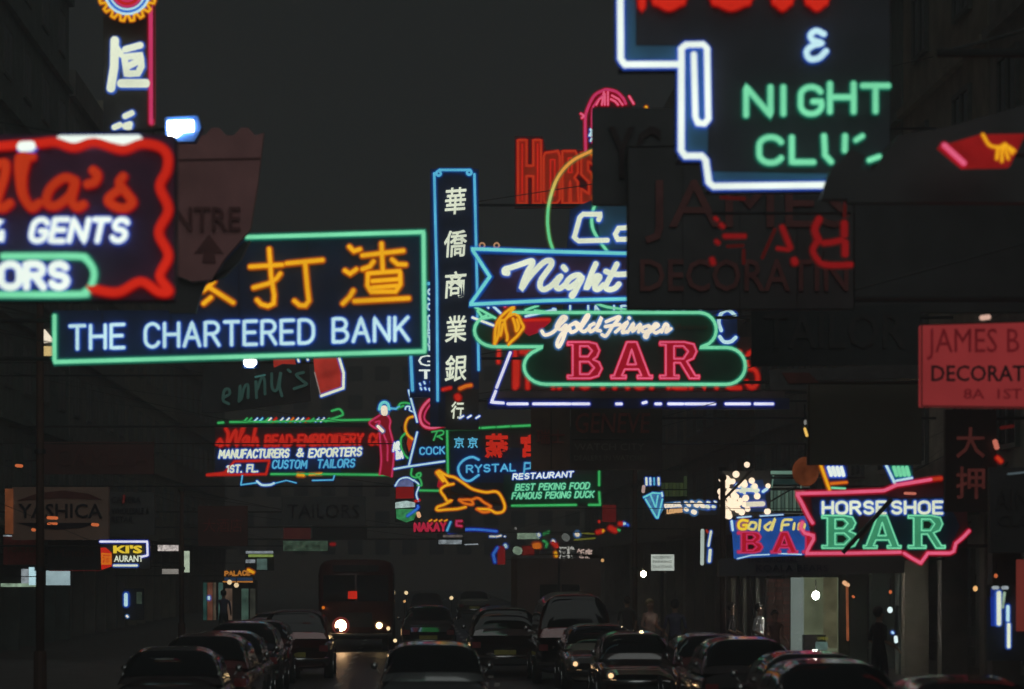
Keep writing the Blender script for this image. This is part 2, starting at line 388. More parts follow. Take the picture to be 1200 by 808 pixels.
LB = [(38, 16, 5, 0, 'grey plaster shop house on the left, nearest the camera'), (54.2, 15, 6, 2, 'brown plaster shop house on the left behind the camera shop board'),
      (69.4, 15, 5, 1, 'cream plaster shop house on the left behind the restaurant sign'), (84.6, 18, 6, 3, 'green grey shop house on the left beyond the restaurant sign'),
      (102.8, 20, 5, 0, 'grey shop house on the left beside the oncoming bus'), (123, 26, 6, 1, 'cream shop house on the left, second from the far end'),
      (149.2, 40, 6, 2, 'brown shop house at the far end of the left side')]
RB = [(30, 16, 5, 2, 'brown plaster shop house on the right, nearest the camera'), (46.2, 12, 6, 0, 'grey shop house on the right behind the red decorator board'),
      (58.4, 10, 5, 1, 'cream shop house on the right behind the pink outlined bar sign'), (68.6, 13, 6, 3, 'green grey shop house on the right above the lit doorway'),
      (81.8, 16, 5, 0, 'grey shop house on the right behind the bulb cluster'), (98, 24, 6, 2, 'brown shop house on the right beyond the cocktail glass sign'),
      (122.2, 30, 6, 1, 'cream shop house on the right, second from the far end'), (152.4, 40, 5, 0, 'grey shop house at the far end of the right side')]
for a in LB: building(-1, *a)
for a in RB: building(1, *a)
# end of the street
fe = root('office_block', 'dark tall block closing off the far end of the street', 'building', (axis_x(330), 330, 0), 0)
MB().box(-45, 45, 0, 12, 0, 34).build('wall', WALLS[2], fe)
mw = MB()
for zf in range(9):
    for xf in range(-14, 15): mw.box(xf * 3 - .8, xf * 3 + .8, -.08, .02, 4 + zf * 3.2, 5.6 + zf * 3.2)
tag(mw.build('window_grid', PANE, fe), kind='stuff')

# ================================================================ NEON SIGNS
# --- tailor's sign, near left, out of focus
s = Sign('tailor_neon_sign', 'near black tailor sign with wavy red neon border and red script, left edge', 26, (60, 352))
s.rect(-140, 158, 204, 352, paint('sign_board_violet', (.075, .05, .13), .5, var=.3, scale=2), th=.3)
z = zc(0, 140, 3.74)
s.tube(z([(-80, 130), (75, 118), (170, 112), (250, 105), (330, 128), (420, 105), (540, 138), (620, 112), (700, 125), (738, 165), (735, 230), (705, 300), (742, 400), (700, 500), (742, 600), (705, 690), (745, 755), (700, 760), (620, 715), (520, 762), (400, 745)]), 4.6, RED, 'border_tube', True)
s.tube(z([(265, 95), (605, 92)]), 6.0, WHITE, 'fluorescent_tube', off=.02)
s.tube(z([(105, 128), (145, 126)]), 6.0, WHITE, 'fluorescent_tube', off=.12)
for nm, pts in (('letter', [[(-10, 205), (30, 200), (25, 260), (0, 340), (-5, 380), (20, 395), (50, 372)]]),
                ('letter', [[(125, 170), (105, 260), (110, 340), (145, 392), (178, 372)]]),
                ('letter', [[(335, 275), (285, 262), (225, 310), (210, 370), (250, 385), (310, 340), (335, 285), (320, 360), (345, 392), (372, 378)]]),
                ('apostrophe', [[(412, 228), (432, 250), (420, 280), (388, 290)]]),
                ('letter', [[(545, 255), (528, 285), (560, 330), (585, 370), (545, 396), (490, 375), (482, 350), (525, 315)]])):
    s.tube([z(p) for p in pts], 4.6, VERM, nm, True)
s.tube(z([(150, 170), (90, 175), (95, 300), (110, 350)]), 4.2, VERM, 'letter', True)
s.text('GENTS', (36, 284), (147, 284), 25, 3.2, WHITE, .22)
s.tube(z([(-40, 470), (10, 450), (-40, 500), (-30, 530), (15, 530), (15, 500)]), 3.2, WHITE, 'letter')
s.tube(z([(20, 605), (340, 605), (385, 620), (412, 655), (418, 690), (405, 735), (380, 760), (340, 772), (-150, 772)]), 3.6, MINT, 'neon_frame', True)
s.text('ORS', (3, 338), (80, 338), 27, 4.2, WHITE)
s.bracket([(-60, 170), (-60, 340)], -1, .06)
# --- CENTRE board
s = Sign('centre_board', 'unlit dull red board with notched top edge, reading NTRE, between tailor sign and bank sign', 38, (245, 335))
top = [(196, 152)]
for i in range(6): top += [(206 + i * 17, 150 if i % 2 else 159), (214 + i * 17, 159 if i % 2 else 150)]
BR = paint('board_dull_red', (.50, .22, .22), .7, var=.18, scale=2)
s.board(top + [(309, 156), (302, 215), (293, 270), (282, 282), (262, 305), (248, 328), (225, 330), (205, 322), (196, 300)], BR, th=.12)
s.font('NTRE', 243, 257, 28, paint('letter_dark_red', (.20, .07, .07), .7), 78, .01)
s.board([(245, 275), (262, 297), (251, 296), (253, 308), (237, 308), (239, 296), (228, 297)], paint('letter_dark_red', (0, 0, 0)), th=.02, off=.02, name='arrow')
s.board([(196, 187), (305, 185), (305, 186.5), (196, 188.5)], paint('letter_dark_red', (0, 0, 0)), th=.02, off=.02, name='seam')
s.board([(205, 323), (225, 331), (248, 329), (263, 306), (284, 283), (292, 281), (281, 304), (262, 324), (240, 331), (234, 345), (228, 366), (196, 366)], BOARD, th=.1, name='lower_plate', off=-.13)
s.bracket([(215, 180)], -1, .05)
# --- tall sign with the first character and cog emblem
s = Sign('vertical_bank_sign', 'tall black vertical sign with white characters and pink tube edge, top left', 46, (155, 165))
s.rect(121, -25, 178, 168, BOARD, th=.3)
z = zc(110, 0, 5.05)
for k, pts in enumerate([[(128, 245), (125, 400), (105, 530)], [(140, 295), (165, 330)], [(190, 300), (280, 275)], [(185, 345), (280, 335), (285, 400), (265, 440), (200, 445), (185, 345)], [(205, 400), (255, 375)], [(165, 500), (315, 500)]]):
    s.tube(z(pts), 3.9 if k not in (0, 5) else 5.0, IVORY, 'brush_stroke', False)
for pts in ([(188, 695), (230, 675)], [(125, 760), (160, 745)], [(190, 750), (220, 740)], [(188, 755), (215, 760)]): s.tube(z(pts), 3.4, IVORY, 'brush_stroke')
s.tube([(177.5, -20), (178, 145)], 2.4, ROSE, 'edge_tube'); s.tube([(181, -20), (181, 140)], 1.0, DIMRED, 'edge_tube')
# cog
cc = (150, -8); pts = []
for i in range(36):
    a = 2 * math.pi * i / 36
    rr = 34 if i % 2 == 0 else 28
    for da in (-.06, .06): pts.append((cc[0] + rr * math.cos(a + da), cc[1] + rr * math.sin(a + da)))
s2 = Sign('cog_emblem_sign', 'round neon cogwheel emblem, yellow teeth around blue ring and red middle, topmost left', 45.4, (150, 26), cat='neon emblem')
s2.board([(150 + 30 * math.cos(a * .2618), -8 + 30 * math.sin(a * .2618)) for a in range(24)], BMAR, th=.15)
s2.tube(pts, 1.3, AMBER, 'cog_teeth', closed=True)
circ = lambda cx, cy, r, n=28: [(cx + r * math.cos(2 * math.pi * i / n), cy + r * math.sin(2 * math.pi * i / n)) for i in range(n)]
s2.tube(circ(150, -8, 26), 1.5, PALE, 'ring_tube', closed=True); s2.tube(circ(150, -8, 23), 1.1, BLUE, 'ring_tube', closed=True)
s2.tube(circ(150, -8, 20.5), 1.1, PALE, 'ring_tube', closed=True)
for rr in (17, 14, 11, 8, 5): s2.tube(circ(150, -8, rr), 1.2, ROSE if rr % 2 else RED, 'ring_tube', closed=True)
# --- white lamp box
s = Sign('lamp_box', 'small glaring white lamp box with blue halo above the notched red board', 36.5, (212, 163), cat='lamp')
s.board([(194, 138), (231, 136), (236, 150), (228, 166), (194, 166)], BBLUE, th=.25, name='housing')  # blue of the housing stands in for the lamp's halo
s.board([(197, 143), (226, 142), (227, 154), (214, 155), (207, 161), (198, 160)], LAMP, th=.04, off=.045, name='lamp_glass')
MB().rod(s.L((194, 150), .12), s.L((120, 152), .3), .02).build('arm', STEEL, s.root)
# --- chartered bank
s = Sign('bank_neon_sign', 'black bank sign with mint neon frame, amber characters over a row of white capitals', 42, (280, 425))
s.board([(62, 364), (62, 427), (500, 414.5), (498, 270), (292, 276), (240, 300), (228, 364)], paint('sign_board_bank', (.03, .06, .17), .5, var=.3, scale=2), th=.35)
s.tube([(65, 371), (65, 425), (498, 412.5), (496.5, 273), (290, 279)], 2.3, MINT, 'neon_frame')
for xx in (120, 200, 280, 360, 440): s.tube([(xx, 366 if xx < 230 else 279 - (xx - 290) * .03), (xx, 424 - (xx - 65) * .029)], .35, STEEL, 'panel_seam', off=.002)
for t, a, b in (('THE', (83, 410), (146, 408)), ('CHARTERED', (170, 407.5), (368, 402.5)), ('BANK', (391, 401.5), (479, 399.5))):
    s.text(t, a, b, 27, 2.0, PALE, off=.08)
z = zc(230, 270, 4.444)
for ch in ([[(35, 320), (70, 295), (95, 268)], [(70, 300), (195, 380)], [(40, 385), (80, 352)]],
           [[(382, 100), (392, 240), (408, 340), (405, 385), (375, 398), (340, 388), (318, 365)], [(282, 193), (450, 183)], [(300, 302), (380, 280), (420, 255), (440, 228)]],
           [[(472, 176), (660, 158)], [(568, 170), (580, 300), (588, 370), (570, 395), (540, 393), (512, 370)]],
           [[(798, 88), (822, 112), (855, 102)], [(775, 212), (802, 230), (836, 206)], [(764, 385), (800, 350), (820, 316)], [(865, 135), (1080, 110)], [(966, 72), (972, 205)],
            [(925, 165), (905, 192), (866, 206)], [(1020, 155), (1050, 180), (1092, 182)], [(895, 228), (1062, 216), (1064, 285), (1040, 322), (912, 324), (893, 290), (895, 228)],
            [(918, 268), (1050, 258)], [(918, 302), (1048, 292)], [(825, 372), (1108, 357)]]):
    s.tube([z(p) for p in ch], 2.35, AMBER, 'character', off=.08)
s.bracket([(70, 375), (150, 420)], -1, .06)
# --- small white/amber lights left of bank
s = Sign('window_lamp', 'small pair of pale lit panels at the left edge of the bank sign', 60, (57, 418), cat='lamp')
s.board([(50, 387), (52, 386), (62, 398), (62, 402), (51, 402)], WARM, th=.1, name='lit_panel'); s.rect(51, 406, 63, 417, neon('panel_cream', (225, 195, 130)), th=.1, name='lit_panel')
s.rect(47, 384, 66, 420, STEEL, th=.08, name='backing', off=-.12)
# --- blue white lamp under the bank sign
s = Sign('flood_lamp', 'round blue white lamp hanging just under the bank sign', 42.5, (293, 432), cat='lamp')
MB().ball(s.L((293, 425)), .085, 12, 8, .8).build('bulb', LAMP, s.root, True)
MB().rod(s.L((293, 418), .1), s.L((293, 432), .1), .13, 14).build('shade', BBLUE, s.root)
# --- NIGHT CLUB sign upper right
s = Sign('night_club_sign', 'big stepped sign with white neon outline and mint NIGHT CLUB letters, top right', 31, (900, 222))
z = zc(700, 0, 3.325)
BTEAL = paint('sign_board_teal', (.05, .055, .075), .5, var=.3, scale=1.5); BSKY = paint('sign_board_steel_blue', (.07, .24, .42), .5, var=.2, scale=1.5)
s.board(z([(80, -90), (85, 265), (312, 265), (312, 625), (412, 625), (425, 742), (1000, 735), (1140, 560), (1140, -90)]), BTEAL, th=.4)
s.board(z([(100, -90), (100, 250), (330, 250), (330, 180), (150, 180), (150, -90)]), BSKY, th=.02, off=.012, name='inner_panel')  # these blue strips paint the glow between the frame tubes
s.board(z([(325, 190), (328, 608), (420, 612), (430, 595), (432, 190)]), BSKY, th=.02, off=.014, name='inner_panel')
s.board(z([(434, 720), (980, 718), (980, 680), (434, 670)]), BSKY, th=.02, off=.012, name='inner_panel')
s.tube(z([(88, -60), (90, 235), (105, 258), (318, 257)]), 3.7, WHITE, 'neon_frame')
s.tube(z([(345, 181), (410, 180), (425, 195), (430, 470), (415, 487), (390, 485), (380, 460), (374, 218)]), 3.5, WHITE, 'neon_frame')
s.tube(z([(345, 181), (326, 195), (325, 590), (340, 613), (405, 613), (420, 630), (432, 715), (450, 731), (982, 725)]), 3.7, WHITE, 'neon_frame')
for a, b in ((150, 195), (205, 350), (435, 605), (670, 768), (800, 905)):
    s.tube(z([(a + 20, 14), (b - 20, 14)]), 3.4, RED, 'letter', off=.08)
    s.tube(z([(a + 5, -20), (a + 22, 8), ((a + b) / 2, 38), (b - 22, 8), (b - 5, -20)]), 2.8, RED, 'letter', True)
s.tube(z([(880, 140), (850, 127), (828, 142), (835, 162), (870, 175), (835, 185), (812, 208), (825, 236), (860, 232), (888, 205)]), 3.4, PALE, 'ampersand', True)
for ch, x0, x1, yt, yb in (('N', 577, 672, 345, 455), ('I', 722, 726, 345, 450), ('G', 785, 872, 345, 450), ('H', 903, 995, 332, 442), ('T', 1030, 1130, 340, 440),
                           ('C', 622, 715, 540, 640), ('L', 755, 840, 540, 637), ('U', 880, 962, 535, 640)):
    x0, yb2 = 700 + x0 / 3.325, yb / 3.325; x1 = 700 + x1 / 3.325
    if ch == 'U': s.tube(z([(880, 535), (884, 610), (908, 636)]), 3.2, MINT, 'letter'); s.tube(z([(962, 535), (960, 592)]), 3.2, MINT, 'letter')
    elif ch == 'I': s.tube([(x0, yb2), (x0, yt / 3.325)], 3.2, MINT, 'letter')
    else: s.text(ch, (x0, yb2), (x1, yb2), (yb - yt) / 3.325, 3.2, MINT)
s.tube(z([(1003, 552), (1030, 535)]), 2.8, MINT, 'letter'); s.tube(z([(1055, 630), (1095, 615)]), 2.8, MINT, 'letter')
s.bracket([(1100, 60)], 1, .08)
# --- dark JAMES board, unlit
s = Sign('decorator_board', 'big unlit near black board with faint dull red capitals, below the night club sign', 40, (868, 432))
s.board([(735, 172), (1002, 168), (1002, 362), (735, 362)], BOARD, th=.3)
DL = paint('letter_faint_red', (.23, .08, .075), .7)
s.font('JAMES', 876, 248, 74, DL, 240, 0); s.font('DECORATIN', 872, 323, 38, DL, 244, .01)
for seg in ([(735, 172), (1002, 168)], [(735, 362), (1002, 362)], [(736, 172), (736, 362)], [(1001, 168), (1001, 362)]): s.tube(seg, .9, STEEL, 'edge_angle', off=.01)
for xx in (800, 867, 934): s.tube([(xx, 172), (xx, 361)], .35, STEEL, 'panel_seam', off=.003)
s.rect(695, 122, 792, 236, BOARD, th=.2, name='upper_board', off=-.35); s.font('YC', 745, 175, 62, paint('letter_faint', (.05, .03, .03), .7), 62, .01, off=-.31)
s.bracket([(960, 190), (960, 350)], 1, .07)
# --- mirrored BAR, red, seen from behind
s = Sign('reversed_bar_sign', 'broken red neon BAR seen mirrored from behind over the dark board', 39, (920, 315))
z = zc(700, 180, 3.325)
s.tube(z([(880, 385), (872, 422)]), .9, STEEL, 'wire')
for pts, r in (([(862, 258), (845, 300), (862, 345)], 4.2), ([(850, 350), (838, 385), (870, 430), (920, 438), (985, 436)], 3.4), ([(960, 275), (960, 320)], 4.2), ([(963, 350), (963, 395)], 4.2),
               ([(880, 352), (915, 348), (950, 340)], 3.4), ([(718, 290), (750, 370)], 3.2), ([(700, 372), (742, 378)], 2.2), ([(765, 418), (768, 428)], 4.2),
               ([(495, 325), (572, 325)], 2.6), ([(445, 415), (450, 430)], 3.0), ([(480, 280), (488, 288)], 2.6), ([(462, 345), (470, 352)], 2.4), ([(458, 255), (466, 262)], 2.2)):
    s.tube(z(pts), r * .82, DRED, 'neon_tube', True)
for pts in ([(480, 175), (570, 180)], [(690, 300), (640, 410)], [(505, 365), (565, 362)], [(568, 380), (568, 430)], [(965, 160), (960, 250)]):
    s.tube(z(pts), 2.2, DIMRED, 'neon_tube')
MB().rod(s.L(z([(450, 230)])[0], .1), s.L(z([(990, 230)])[0], .1), .02).build('frame_bar', STEEL, s.root)
# --- black hoarding far right
s = Sign('tailor_hoarding', 'large black unlit hoarding with faint grey letters TAILOR on the right', 44, (1000, 430))
s.board([(996, 205), (1300, 200), (1300, 366), (996, 366)], BOARD, th=.25)
s.board([(880, 364), (1078, 356), (1078, 428), (880, 430)], paint('sign_board_dark_teal', (.03, .04, .042), .5), th=.03, off=.02, name='lower_panel')
s.font('TAILOR', 978, 388, 42, paint('letter_faint_grey', (.06, .06, .06), .7), 165, .01, off=.04)
s.bracket([(1280, 300)], 1)
s = Sign('silhouette_board', 'pure black board edge cutting off the lower right of the night club sign', 29, (1100, 200))
s.board([(968, 226), (1000, 226), (1000, 230), (1260, 230), (1260, 100), (1120, 140), (1060, 150), (1037, 183), (1029, 192), (1014, 190), (1022, 176), (1012, 170), (1003, 166), (992, 180), (980, 190)], BOARD, th=.2, off=-.5)
s.bracket([(1250, 150)], 1)
# --- red flag sign with yellow flower
s = Sign('red_flower_sign', 'slanted red lit sign with yellow neon flower and pink edge tube, right edge', 28.5, (1150, 196))
s.board([(1100, 172), (1148, 158), (1202, 157), (1183, 195), (1129, 196)], neon('acrylic_red', (140, 24, 24), .9, .3, 3), th=.15)
s.tube([(1105, 172), (1128, 193)], 3.0, PINK, 'edge_tube')
z = zc(960, 60, 3.367)
s.tube([z(p) for p in ([(640, 335), (665, 375), (700, 385), (735, 378)], [(745, 385), (765, 400)], [(700, 385), (695, 430)], [(715, 385), (715, 440)], [(725, 385), (740, 430)], [(735, 380), (755, 410)], [(715, 380), (728, 372)])], 1.5, AMBER, 'flower_tube', True)
s.bracket([(1190, 180)], 1, .04)
# --- James B red lightbox
s = Sign('red_decorator_sign', 'red lit rectangular sign with three rows of dark capitals, right edge', 36, (1150, 476))
s.board([(1080, 381), (1290, 375), (1290, 479), (1080, 476)], neon('acrylic_dull_red', (138, 46, 47), .88, .12, 1.2), th=.25)
TD = neon('letter_oxblood', (96, 22, 27), .85, .2); TB = paint('letter_black', (.015, .01, .02), .6)
s.font('JAMES B', 1140, 404, 37, TD, 108, 0); s.font('DECORATI', 1148, 438, 19, TB, 114, .012); s.font('8A  1ST', 1163, 462, 12, TD, 68, .008)
for seg in ([(1080, 381), (1290, 375)], [(1080, 476), (1290, 479)], [(1080, 381), (1080, 476)]): s.tube(seg, .8, RUST, 'edge_angle', off=.01)
s.tube([(1152, 372), (1160, 371)], 3, neon('lamp_pinkish', (235, 190, 170), 1), 'lamp', off=-.1)
s.bracket([(1280, 400)], 1)
# --- pawn sign
s = Sign('pawn_shop_sign', 'dim dull red vertical pawn sign with two big characters, right, below the red board', 46, (1140, 600))
s.rect(1108, 480, 1168, 600, paint('sign_board_dark_brown', (.05, .025, .022), .6), th=.2)
DR2 = neon('acrylic_faint_red', (66, 30, 27), .9, .3, 4)
s.font('大', 1137, 519, 36, DR2, 34, .012, off=.03); s.font('押', 1137, 566, 38, DR2, 34, .012, off=.03)
s.tube([(1165, 518), (1167, 525)], 3.0, neon('lamp_salmon', (215, 120, 100), .9), 'lamp'); s.tube([(1168, 537), (1172, 541)], 2.0, VERM, 'lamp'); s.tube([(1172, 502), (1186, 500)], 2.0, DIMRED, 'lamp')
s.bracket([(1150, 490)], 1)
s = Sign('faint_lettered_board', 'black board with two rows of faint grey letters at right edge, beside pawn sign', 42, (1190, 650))
s.rect(1160, 548, 1290, 648, BOARD, th=.2); fg = paint('letter_faint_grey', (0, 0, 0))
s.font('AIN', 1186, 585, 24, fg, 40); s.font('CLO', 1190, 610, 13, fg, 42); s.tube([(1180, 556), (1200, 554)], 1, neon('tube_faint', (90, 105, 110), .8), 'neon_tube')
s.bracket([(1280, 600)], 1)
# --- blue framed vertical sign with five white characters
s = Sign('vertical_character_sign', 'tall narrow sign with sky blue neon frame and five white characters stacked', 72, (534, 500))
s.rect(504, 198, 561, 500, BNAVY, th=.25)
s.rect(514, 206, 552, 500, paint('sign_board_midnight', (.02, .035, .10), .5), th=.02, off=.015, name='inner_panel')
s.tube([[(513, 470), (512, 330), (509, 204)], [(515, 200), (551, 200)], [(556, 205), (559, 330), (561, 434)], circ(514, 204, 2.6, 10), circ(550, 203, 2.6, 10)], 1.5, CYAN, 'neon_frame')
for ch, y in zip('華僑商業銀', (236, 286, 334, 386, 432)):
    s.font(ch, 534, y, 31, IVORY, 27, .012, .16, 'character', .06, .05, rot=.07)
s.bracket([(530, 240), (530, 420)], 1, .06)
s = Sign('small_hanging_sign', 'little dark sign with a white character under orange and red strokes, below the characters', 70, (538, 506))
s.rect(522, 456, 561, 504, BOARD, th=.15)
s.font('行', 536, 481, 20, IVORY, 15, .02, .1, 'character', .05); s.tube([(539, 456), (546, 453), (552, 452)], 1.8, ORANGE, 'neon_tube'); s.tube([(519, 457), (528, 455)], 1.5, RED, 'neon_tube'); s.tube([(536, 465), (537, 467)], 3, RED, 'neon_tube')
for x, y, m in ((541, 489, WHITE), (550, 488.5, WHITE), (560, 489, WHITE)): s.tube([(x - 2, y + 1.5), (x + 2, y - 1)], 1, m, 'tube_tick')
s.bracket([(550, 470)], 1, .04)
# --- GT vertical
s = Sign('vertical_letter_sign', 'narrow blue framed vertical sign with pale stacked letters, beside the bank sign edge', 76, (494, 466))
s.rect(480, 332, 515, 466, BNAVY, th=.2)
s.tube([[(500, 333), (508, 333)], [(510.5, 333), (513.5, 458)], [(481.5, 415), (483.5, 458)]], 1.8, CYAN, 'neon_frame')
for ch, y, h, wd in (('S', 346, 13, 8), ('O', 360, 7, 6), ('C', 374, 7, 5), ('I', 383, 7, 3), ('E', 391, 7, 5), ('T', 399, 7, 5), ('Y', 407, 7, 5)):
    s.text(ch, (501, y + h / 2), (501 + wd, y + h / 2), h, 1.15, PALE)
s.font('G', 498.5, 423, 13, WHITE, 17, 0.0, name='letter', off=.06); s.font('T', 499, 439, 11, WHITE, 16, 0.02, name='letter', off=.06)
for x, y in ((492, 451), (497, 449), (505, 449), (509, 452), (493, 456), (498, 456), (503, 457), (508, 456)): s.tube([(x, y - 1), (x + 1, y + 1)], 1.1, PALE, 'tube_tick')
s.bracket([(495, 340)], -1, .05)
# --- Night arrow sign
s = Sign('night_arrow_sign', 'notched banner sign with aqua neon frame and white script Night, centre', 56, (650, 360))
s.board([(550, 291), (738, 296), (738, 354), (550, 359), (573, 325)], BPUR, th=.25)
s.board([(552, 292), (738, 296.5), (738, 302), (562, 299)], BBLUE, th=.02, off=.012, name='blue_edge')
s.board([(552, 358.5), (562, 351), (738, 347), (738, 353.5)], BBLUE, th=.02, off=.012, name='blue_edge')
s.board([(552, 292), (562, 299), (580, 325), (562, 351), (552, 358), (574, 325)], BBLUE, th=.02, off=.016, name='blue_edge')
s.tube([(738, 298), (640, 295.5), (553, 292.5), (574, 325), (551, 357.5), (640, 353), (738, 351)], 2.0, AQUA, 'neon_frame')
z = zc(570, 280, 7.06)
for nm, pts in (('letter', [(178, 290), (150, 285), (155, 258), (200, 245), (290, 215), (370, 190), (380, 215), (345, 270), (310, 350), (290, 415), (300, 405), (350, 330), (430, 240), (490, 192), (535, 190), (535, 225), (490, 290), (450, 350), (445, 405), (480, 425), (540, 390), (600, 325)]),
                ('letter', [(615, 315), (580, 370), (580, 410), (610, 415), (650, 385)]), ('dot', [(635, 238), (655, 262)]),
                ('letter', [(790, 330), (760, 305), (700, 325), (660, 375), (680, 410), (730, 380), (790, 330), (750, 410), (715, 475), (705, 470), (740, 430)]),
                ('letter', [(905, 212), (870, 290), (825, 415), (860, 370), (910, 315), (935, 325), (900, 385), (900, 420), (930, 420), (970, 385)]),
                ('letter', [(1078, 215), (1030, 310), (985, 400), (1010, 425), (1060, 415), (1095, 380)]), ('letter', [(985, 275), (1060, 300), (1155, 298)])):
    s.tube(z(pts), 3.3, IVORY, nm, True, off=.12)
s.bracket([(700, 300), (700, 350)], 1, .06)
for x in (565, 582):
    t = Sign('signal_lamp', 'small round amber lamp on top of the notched banner, %s' % ('the left one of two' if x == 565 else 'the right one of two'), 56.1, (x, 293), 'small amber lamps on the notched banner', 'lamp')
    t.tube(circ(x, 288.5, 3, 10), .9, neon('lamp_dull_amber', (200, 150, 110), .9), 'lamp_ring', closed=True); MB().rod(t.L((x, 290)), t.L((x, 293)), .03).build('stem', STEEL, t.root)
# --- circle and Co
s = Sign('club_circle_sign', 'curved amber to green neon arc with big white letters above the notched banner', 58, (705, 294))
s.board([(668, 246), (695, 234), (735, 236), (735, 294), (664, 294)], BNAVY, th=.25)
s.board([(696, 240), (735, 240), (735, 292), (706, 292)], BSKY, th=.02, off=.012, name='inner_panel')
z = zc(600, 90, 3.85)
gm = bpy.data.materials.new('neon_amber_to_green'); gm.use_nodes = True; nt = gm.node_tree; nt.nodes.clear()
o_ = nt.nodes.new('ShaderNodeOutputMaterial'); e_ = nt.nodes.new('ShaderNodeEmission'); tc_ = nt.nodes.new('ShaderNodeTexCoord'); sp_ = nt.nodes.new('ShaderNodeSeparateXYZ'); rp_ = nt.nodes.new('ShaderNodeValToRGB')
mr_ = nt.nodes.new('ShaderNodeMapRange'); mr_.inputs[1].default_value = .2; mr_.inputs[2].default_value = 1.9
nt.links.new(tc_.outputs['Object'], sp_.inputs[0]); nt.links.new(sp_.outputs['Z'], mr_.inputs[0]); nt.links.new(mr_.outputs[0], rp_.inputs[0]); nt.links.new(rp_.outputs[0], e_.inputs[0]); nt.links.new(e_.outputs[0], o_.inputs[0])
el = rp_.color_ramp.elements; el[0].color = lin((110, 225, 150)) + (1,); el[0].position = .35; el[1].color = lin((245, 165, 70)) + (1,); el[1].position = .8
x = el.new(.55); x.color = lin((225, 215, 110)) + (1,)
e_.inputs[1].default_value = .95
s.tube(z([(365, 335), (270, 385), (205, 460), (170, 560), (160, 650), (168, 730), (185, 785)]), 1.7, gm, 'neon_arc', True, off=.1)
s.tube(z([(375, 575), (360, 630), (365, 690), (400, 750), (430, 790)]), 1.7, MINT, 'neon_arc', True, off=.05); s.tube(z([(375, 545), (378, 565)]), 2.2, AMBER, 'neon_arc')
s.tube([(700, 355), (690, 354)], 1.4, MINT, 'neon_arc')
s.tube(z([(390, 650), (400, 625), (320, 625), (305, 640), (280, 730), (300, 745), (430, 742)]), 2.9, IVORY, 'letter', off=.14)
s.tube(z([(522, 685), (480, 688), (465, 715), (475, 738), (522, 738)]), 2.9, IVORY, 'letter', off=.14)
s.tube(z([(355, 345), (385, 380), (380, 420), (368, 450), (378, 490)]), 1.9, ORANGE, 'neon_flame', True, off=.02)
s.bracket([(720, 250)], 1, .05)
# --- pink arch
s = Sign('pink_arch_sign', 'pink neon arch outline rising behind the dark upper board', 64, (715, 205), cat='neon arch')
z = zc(600, 90, 3.85)
s.board(z([(332, 340), (350, 120), (390, 70), (450, 62), (500, 100), (540, 130), (560, 340)]), BMAR, th=.2)
s.tube(z([(332, 340), (330, 200), (340, 150), (370, 90), (410, 66), (430, 62), (470, 72), (500, 100), (512, 125)]), 1.5, ROSE, 'neon_tube', True)
s.tube(z([(362, 300), (360, 165), (375, 125), (400, 95), (414, 85)]), 1.0, ROSE, 'neon_tube', True)
s.tube([z(p) for p in ([(380, 130), (392, 105), (408, 95)], [(405, 130), (414, 72)], [(432, 130), (432, 72)], [(418, 130), (418, 80)], [(450, 88), (480, 105), (498, 130)], [(445, 105), (465, 115), (478, 130)], [(310, 170), (325, 180), (315, 190)], [(528, 92), (548, 125)])], 1.2, PINK, 'neon_tube')
s.tube(z([(355, 242), (362, 250), (350, 268), (372, 268)]), 1.6, PALE, 'neon_tube'); s.tube(z([(362, 280), (355, 292)]), 1.4, PALE, 'neon_tube')
s.tube(z([(604, 140), (609, 152)]), 1.5, AMBER, 'lamp')
s.bracket([(730, 150)], 1, .05)
# --- HORS orange red
s = Sign('red_capitals_sign', 'tall narrow orange red neon capitals against black, behind the amber arc', 84, (650, 242))
s.board([(603, 160), (636, 160), (640, 176), (740, 176), (740, 244), (603, 244)], BMAR, th=.2)
VF = neon('glow_vermilion', (135, 36, 16), .9, .15, 3)
def blockletter(outer, holes):
    pl = s.board(outer, VF, th=.03, name='letter', off=.04)  # emissive face paints the tubes' orange glow onto the letter
    s.tube(outer, 1.2, VERM, 'neon_tube', closed=True, parent=pl, off=.1)
    for h in holes: s.tube(h, .9, RED, 'neon_tube', closed=len(h) > 2, parent=pl, off=.12)
blockletter([(607, 165), (617, 165), (617, 195), (625, 195), (625, 165), (634, 165), (634, 239), (625, 239), (625, 207), (617, 207), (617, 239), (607, 239)], [[(612, 170), (612, 235)], [(630, 170), (630, 235)]])
blockletter([(639, 180), (654, 178), (656, 184), (656, 234), (652, 239), (639, 239), (637, 234), (637, 184)], [[(645, 188), (650, 188), (650, 230), (645, 230)]])
blockletter([(659, 178), (674, 178), (677, 184), (677, 203), (673, 209), (677, 214), (678, 239), (669, 239), (668, 213), (667, 239), (659, 239)], [[(666, 186), (670, 186), (670, 203), (666, 203)]])
blockletter([(681, 180), (697, 178), (699, 196), (689, 190), (689, 200), (699, 210), (699, 239), (681, 239), (681, 222), (690, 228), (690, 214), (681, 205)], [])
blockletter([(702, 230), (735, 230), (735, 239), (702, 239)], [])
s.bracket([(700, 200)], 1, .06)
